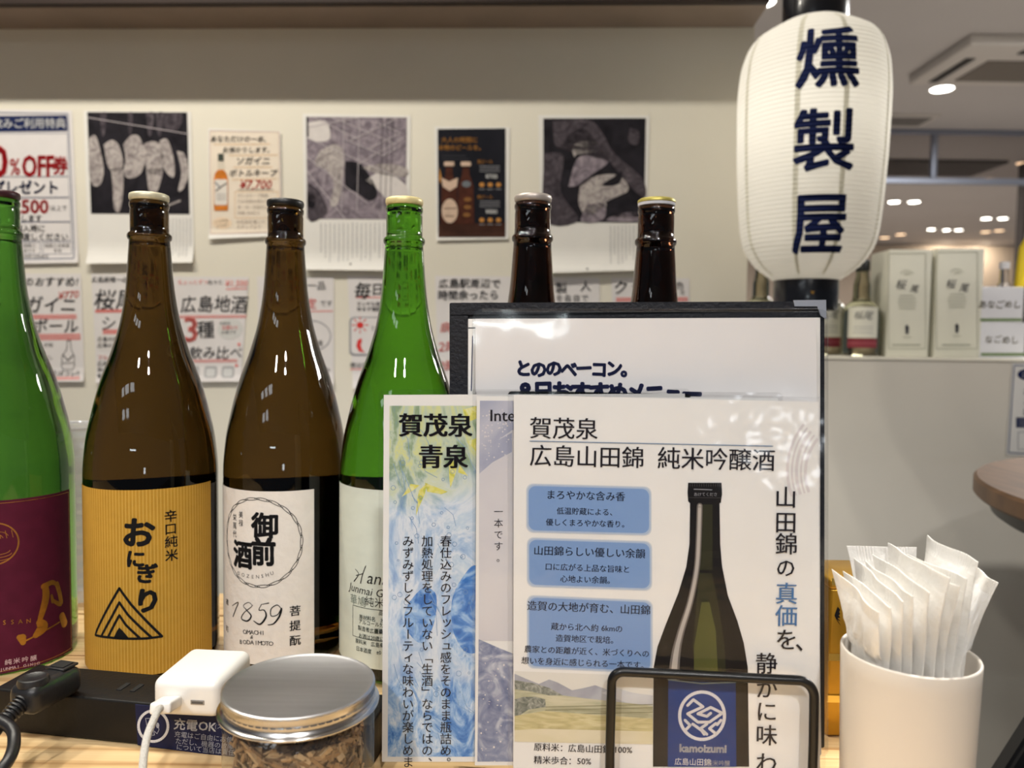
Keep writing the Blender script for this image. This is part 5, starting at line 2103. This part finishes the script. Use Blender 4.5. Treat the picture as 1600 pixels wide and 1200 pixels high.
def wipe(pf, yf, pn, yn, th, label, sd, wob=.0034):
    th *= 1.5
    """one wrapped wipe: far and near top corners given as (px, py) at depth Y; the rest drops into the cup"""
    A, B = P(*pf, yf), P(*pn, yn)
    z0 = .012

    def foot(q):
        v = Vector((q.x - KC.x, q.y - KC.y, 0))
        n = v.length
        return KC + v.normalized() * min(n * .75, KR - .0095)
    fa, fb = foot(A), foot(B)
    nu, nv = 48, 56
    nrm = Vector((-(B.y - A.y), B.x - A.x, 0)).normalized()
    if nrm.x > 0 and abs(nrm.x) > .5 or (abs(nrm.x) <= .5 and nrm.y > 0):
        nrm = -nrm
    b = MB()
    rows = {}
    for side in (0, 1):
        vs = []
        for j in range(nv + 1):
            v = j / nv
            for i in range(nu + 1):
                u = i / nu
                top = A.lerp(B, u)
                ft = fa.lerp(fb, u)
                z = z0 + (top.z - z0) * v
                k = max(0, min(1, (z - .02) / (top.z - .02))) ** 3
                p = Vector((ft.x + (top.x - ft.x) * k, ft.y + (top.y - ft.y) * k, z))
                e = (1 - abs(2 * u - 1) ** 3.2)
                dz = (top.z - z)
                fin = min(1.0, max(0.0, (dz - .0065) / .016))
                f = e * (fin ** .6) * th / 2 + .00025
                w = noise.noise(Vector((u * 2.2 + sd, v * 3.1, sd * 3.7))) * wob * (.3 + k)
                w2 = (noise.noise(Vector((u * 7 + sd * 2, v * 9, side * 5.0 + sd))) + .9 * abs(noise.noise(Vector((u * 11 + v * 8, v * 15 - u * 6, side * 3.0 + sd)))) + .5 * abs(noise.noise(Vector((u * 19 - v * 14, v * 26 + u * 9, side + sd * 2))))) * .0017 * e * fin
                if j >= nv - 3:
                    w += .00030 * math.sin(2 * math.pi * u * 23)          # pressed ridges of the end seal
                p += nrm * (w + (f + w2 if side == 0 else -f - w2))
                rr_ = Vector((p.x - KC.x, p.y - KC.y, 0))
                if p.z < KZ + .002 and rr_.length > KR - .0058:
                    rr_ = rr_.normalized() * (KR - .0058)
                    p.x, p.y = KC.x + rr_.x, KC.y + rr_.y
                vs.append(p)
        rows[side] = vs
    n1 = nu + 1
    for part in (0, 1):
        j0, j1 = (0, nv - 3) if part == 0 else (nv - 3, nv)
        vs, fs = [], []
        js = list(range(j0, j1 + 1))
        for side in (0, 1):
            for j in js:
                vs += rows[side][j * n1:(j + 1) * n1]
        per = len(js) * n1
        for side in (0, 1):
            for jj in range(len(js) - 1):
                for i in range(nu):
                    q = [side * per + jj * n1 + i, side * per + jj * n1 + i + 1, side * per + (jj + 1) * n1 + i + 1, side * per + (jj + 1) * n1 + i]
                    fs.append(q if side == 0 else q[::-1])
        for jj in range(len(js) - 1):
            for i in (0, nu):
                fs.append([jj * n1 + i, (jj + 1) * n1 + i, per + (jj + 1) * n1 + i, per + jj * n1 + i])
        for jj in (0, len(js) - 1):
            for i in range(nu):
                fs.append([jj * n1 + i, jj * n1 + i + 1, per + jj * n1 + i + 1, per + jj * n1 + i])
        b2 = MB()
        b2.add(vs, fs, WRAP if part == 0 else SEAL)
        if part == 0:
            base = b2.build('wrapped_wipe', None, origin=(KC.x, KC.y, z0), smooth=50)
            tag(base, label, 'wet wipe', 'wrapped wipes in the white cup')
        else:
            b2.build('end_seal', base, smooth=50)
    return base


wipe((1302, 889), .436, (1373, 957), .392, .0042, 'wrapped wipe leaning out furthest left in the white cup', 1)
wipe((1319, 892), .439, (1388, 950), .389, .0040, 'wrapped wipe second from the left in the white cup', 2)
wipe((1336, 872), .441, (1411, 940), .387, .0040, 'wrapped wipe third from the left, its top edge higher than the first two', 3)
wipe((1352, 876), .443, (1430, 932), .385, .0038, 'wrapped wipe fourth from the left in the white cup', 4)
wipe((1368, 866), .444, (1450, 926), .384, .0040, 'wrapped wipe left of the one with the pointed tall tip', 5)
wipe((1386, 848), .444, (1478, 903), .383, .0042, 'wrapped wipe in the middle with a pointed tall tip', 6)
wipe((1408, 872), .444, (1494, 916), .385, .0036, 'low wrapped wipe right of the pointed middle one', 7)
wipe((1424, 866), .443, (1510, 904), .388, .0036, 'wrapped wipe in front of the tallest one at the right', 8)
wipe((1446, 836), .443, (1531, 878), .402, .0050, 'tallest wrapped wipe at the back right of the white cup', 9)
wipe((1516, 880), .420, (1560, 911), .410, .0046, 'wrapped wipe leaning out furthest right in the white cup', 10)
wipe((1323, 853), .448, (1432, 855), .4485, .0040, 'wrapped wipe standing flat at the back left with a ribbed top seal', 11, .0006)

# ================================================================== gold box behind
a, c = P(1296, 1000, .53), P(1332, 1000, .53)
GB_ = M('gold_card', (184, 140, 44), .3, metal=.7, var=.1, scale=30)
x0 = a.x
t = thing('gold_box', (x0 + .024, .555, 0), 'gold box with a black leaf mark between the menu case and the wipes', 'box')
zt_ = P(1305, 922, .53).z
b = MB()
b.box((x0 + .024, .555, zt_ / 2 + .0005), (.048, .05, zt_), GB_, .0015)
bx = b.build('box_body', t)
b = MB()
b.box((x0 + .024, .555, zt_ + .004), (.050, .052, .007), GB_, .002)
b.build('lid', t)
for zz in (.028, .058, .112):
    b = MB()
    b.box((x0 + .024, .5294, zz), (.0482, .001, .005), M('gold_band', (236, 200, 100), .25, metal=.8))
    b.build('gold_band', t)
s = Sheet(eps=.0003)
for k in range(5):
    s.poly([(1304, 962), (1309 + k, 948 + k * 7), (1313, 953 + k * 6), (1308, 962 + k * 2)], INK, k * .3)
join_into(bx, s.build('leaf_mark', lambda x, y, h: P(x, y, .5295 - h), t))

# ================================================================== power strip, charger and cables
SA = -8.8
SR = rotz(SA)
SF = Vector((-.2501, .5053, 0))
SX, SY = SR @ Vector((1, 0, 0)), SR @ Vector((0, 1, 0))
STRIP = M('strip_black', (15, 14, 14), .5, var=.08, scale=60, bump=.1, bscale=300, spec=.25)
s0, s1 = -.110, .165
mid = SF + SX * ((s0 + s1) / 2) + SY * .021 + Vector((0, 0, .0153))
t = thing('power_strip', (mid.x, mid.y, 0), 'black power strip lying in front of the sake bottles', 'power strip')
b = MB()
b.box(mid, (s1 - s0, .042, .0295), STRIP, .0016, SR)
b.build('strip_body', t)
for px, py in ((193, 1073), (214, 1075)):
    g = G(px, py, .0302)
    b = MB()
    b.box(g, (.0035, .011, .0007), M('slot_black', (6, 6, 6), .8), 0, SR @ rotz(0))
    b.build('socket_slot', t)
sgn = SF - SY * .0012


def sfn(px, py, h=0.0):
    d = ray(px, py)
    n = -SY
    return EYE + d * ((sgn - EYE).dot(n) / d.dot(n)) + n * h


t = thing('charging_sign', sfn(340, 1180), 'small navy charging sign on the front of the power strip', 'sign')
SGN = M('sign_navy', (22, 26, 58), .6, spec=.2)
b = MB()
cor = [sfn(211, 1101), sfn(400, 1121), sfn(400, 1189), sfn(215, 1164)]
b.add([c_ + SY * .0009 for c_ in cor] + cor, [(4, 5, 6, 7), (3, 2, 1, 0), (0, 1, 5, 4), (1, 2, 6, 5), (2, 3, 7, 6), (3, 0, 4, 7)], SGN)
SBD = b.build('sign_board', t, smooth=0)
s = Sheet()
SW = M('sign_white_ink', (196, 196, 200), .6)
SG = M('sign_grey_ink', (150, 152, 162), .6)
s.arc(240, 1134, 23, 24, 0, 360, 4.2, SW, 1, 40)
s.line([(228, 1122), (237, 1122), (242, 1148), (233, 1149)], 1.0, SG, 1, closed=True)
s.line([(242, 1142), (246, 1146), (249, 1140), (248, 1132)], .9, SG, 1)
s.ell(247, 1133, 2.4, 4.4, SG, 1)
s.text('充電OK', 272, 1130, 19, SW, bold=.02, align='l', rot=-5, L=2)
s.text('(スマホ等)', 336, 1134, 9, SG, align='l', rot=-5, L=2)
for tx, y in (('充電はご自由にお使いください', 1145), ('ただし、機器の故障や破損', 1155.5), ('について当店は責任を負いません', 1165)):
    s.text(tx, 273 + (y - 1145) * .15, y + 1, 10.2, SG, align='l', rot=-6, L=2)
join_into(SBD, s.build('lettering', lambda x, y, h: sfn(x, y, h + .0003), t))

CR = rotz(-4)
cc = Vector((-.2065, .5105, .0430))
WHT = M('charger_white', (230, 228, 223), .28, var=.004, scale=5)
t = thing('usb_charger', (cc.x, cc.y, .0304), 'white square charger sitting on the black power strip', 'charger')
b = MB()
b.box(cc, (.0450, .0540, .0252), WHT, .0062, CR, 6)
b.build('charger_body', t, smooth=40)
pc = cc + CR @ Vector((.0085, -.02715, -.0015))
b = MB()
b.box(pc, (.0092, .0006, .0030), M('port_rim', (150, 148, 146), .4, metal=.5), .0012 * .2, CR)
b.box(pc + CR @ Vector((0, -.0003, 0)), (.0074, .0004, .0014), M('port_hole', (84, 82, 80), .6), 0, CR)
b.build('usb_port', t)

q0 = cc + CR @ Vector((-.0085, -.0272, -.0015))
q1 = P(250, 1107, .458)
t = thing('charging_cable', (q1.x, q1.y, .004), 'white braided charging cable plugged into the white charger', 'cable')
dv = (q0 - q1)
rq = dv.to_track_quat('Y', 'Z').to_matrix()
b = MB()
b.box((q0 + q1) / 2, (.0125, dv.length, .0070), M('plug_white', (232, 230, 226), .3), .0016, rq, 4)
b.build('plug', t, smooth=40)
cpath = smooth_path([q1 + dv * .12, q1 - dv * .12, P(240, 1125, .444), P(229, 1155, .428), P(223, 1200, .412), P(222, 1262, .398), Vector((-.182, .372, .010)), Vector((-.176, .34, .0026)), Vector((-.165, .30, .0024)), Vector((-.17, .20, .0024))], 10)
b = MB()
BRAID = M('white_braid', (228, 224, 216), .7, var=.1, scale=900, bump=1.0, bscale=1400)
b.tube(cpath, .0022, BRAID, 14)
b.build('braided_cord', t)

# black plug with its cord
pa, pb_ = G(112, 1052, .042), G(30, 1094, .042)
pd = (pa - pb_)
PR_ = rotz(math.degrees(math.atan2(pd.y, pd.x)))
pm = (pa + pb_) / 2
PLG = M('plug_black', (24, 24, 27), .4, bump=.15, bscale=200)
t = thing('power_plug', (pm.x, pm.y, .0304), 'black power plug and cord on the left end of the power strip', 'plug')
b = MB()
b.box(Vector((pm.x, pm.y, .0405)), (pd.length, .0225, .0195), PLG, .0065, PR_, 5)
b.build('plug_body', t, smooth=40)
dc = Vector((pm.x, pm.y, .0503)) + PR_ @ Vector((-.010, 0, 0))
one('round_boss', PLG, t, lathe=([(0, .0012), (.0055, .0016), (.0075, .0026), (.0088, .0022), (.0095, 0), (.0095, -.002)], dc, 32, False))
b = MB()
b.box(Vector((pm.x, pm.y, .0506)) + PR_ @ Vector((.013, 0, 0)), (.013, .015, .0016), PLG, .0005, PR_)
b.box(Vector((pm.x, pm.y, .0516)) + PR_ @ Vector((.013, 0, 0)), (.009, .010, .0006), M('slot_black', (0, 0, 0)), 0, PR_)
b.build('grip_window', t)
e0 = Vector((pm.x, pm.y, .0400)) - pd.normalized() * (pd.length / 2 - .003)
e1 = P(-2, 1136, .468)
b = MB()
for k in range(8):
    p0 = e0.lerp(e1, k / 8 + .02)
    p1 = e0.lerp(e1, k / 8 + .075)
    rk = .0062 - .0016 * k / 8
    b.tube([p0, p1], rk, PLG, 14)
b.tube([e0, e1], .0038, PLG, 12)
b.build('strain_relief', t)
cp = smooth_path([e1 + (e0 - e1) * .1, e1, P(-22, 1168, .452), P(-30, 1205, .44), P(-14, 1215, .430), P(12, 1190, .438), P(22, 1160, .452), P(14, 1135, .462), P(-30, 1120, .47), P(-90, 1150, .47)], 10)
for p in cp:
    p.z = max(p.z, .0042)
one('cord', PLG, t, tube=(cp, .0036, 12))

# ================================================================== jar of wood chips
JC = Vector((-.119, .429, 0))
JR = .0425
t = thing('glass_jar', JC, 'clear jar with a brushed metal lid in front of the bottles', 'jar')
b = MB()
jp = [(0, .0004), (JR - .004, .0004), (JR - .0008, .004), (JR - .0004, .010), (JR - .0004, .060), (JR - .0012, .0645), (JR - .004, .0665), (JR - .004, .0675)]
b.lathe(jp, JC, clear('jar_clear', (238, 240, 240), .03, 1.5, milk=.02), 96, False)
b.build('jar_body', t, smooth=60)
LIDM = M('brushed_lid', (196, 197, 202), .36, metal=1.0, var=.06, scale=14, stretch=(1, 14, 1), bump=.05, bscale=300)
LIDS = M('lid_side_metal', (196, 194, 192), .22, metal=1.0)
b = MB()
b.lathe([(0, .0792), (JR - .0035, .0792), (JR - .0022, .0799), (JR - .0010, .0802), (JR - .0002, .0797), (JR, .0788)], JC, LIDM, 128, False)
n = 160
vs, fs = [], []
for z, amp in ((.0788, 0), (.0780, .0006), (.0752, .0006), (.0745, 0)):
    for i in range(n * 2):
        a = 2 * math.pi * i / (n * 2)
        rr_ = JR - (amp if i % 2 else 0)
        vs.append(JC + Vector((rr_ * math.cos(a), rr_ * math.sin(a), z)))
for k in range(3):
    for i in range(n * 2):
        j = (i + 1) % (n * 2)
        fs.append((k * n * 2 + i, (k + 1) * n * 2 + i, (k + 1) * n * 2 + j, k * n * 2 + j))
b.add(vs, fs, LIDS)
b.lathe([(JR + .0012, .0680), (JR + .0022, .0686), (JR + .0024, .0694), (JR + .0016, .0702), (JR + .0002, .0706), (JR - .0006, .0718), (JR - .0002, .0730), (JR, .0745)], JC, LIDS, 128, False)
o = b.build('lid', t, smooth=40, merge=True)
o['label'] = 'brushed metal screw lid'
# chips: uncountable
CH1, CH2, CH3 = (M('wood_chip', (152, 118, 80), .7, var=.2, scale=150), M('dark_wood_chip', (104, 76, 50), .7, var=.2, scale=150), M('pale_wood_chip', (184, 152, 112), .7, var=.2, scale=150))
b = MB()
for k in range(2200):
    rr_ = (JR - .007) * math.sqrt(random.uniform(.55, 1)) if random.random() < .85 else (JR - .007) * math.sqrt(random.random())
    a = random.uniform(0, 2 * math.pi)
    hz = .060 + .004 * math.sin(a * 2 + 1) - .002
    z = random.uniform(.006, hz) if random.random() < .8 else random.uniform(hz - .006, hz)
    if rr_ < JR * .6 and z < hz - .01:
        z = hz - random.uniform(0, .006)
    c_ = JC + Vector((rr_ * math.cos(a), rr_ * math.sin(a), z))
    ln, wd, tk = random.uniform(.004, .0115), random.uniform(.0008, .0030), random.uniform(.0005, .0012)
    rm = (Matrix.Rotation(a, 3, 'Z') @ Matrix.Rotation(random.gauss(0, .35), 3, 'Y') @ Matrix.Rotation(random.uniform(0, 6.28), 3, 'X'))
    b.box(c_, (tk, ln, wd), random.choice((CH1, CH1, CH2, CH3)), 0, rm)
b.lathe([(0, .002), (JR - .013, .002), (JR - .013, .050), (0, .052)], JC, CH2, 32)
o = b.build('wood_chips', None, origin=JC, smooth=0)
tag(o, 'brown wood chips filling the clear jar', 'wood chips', kind='stuff')
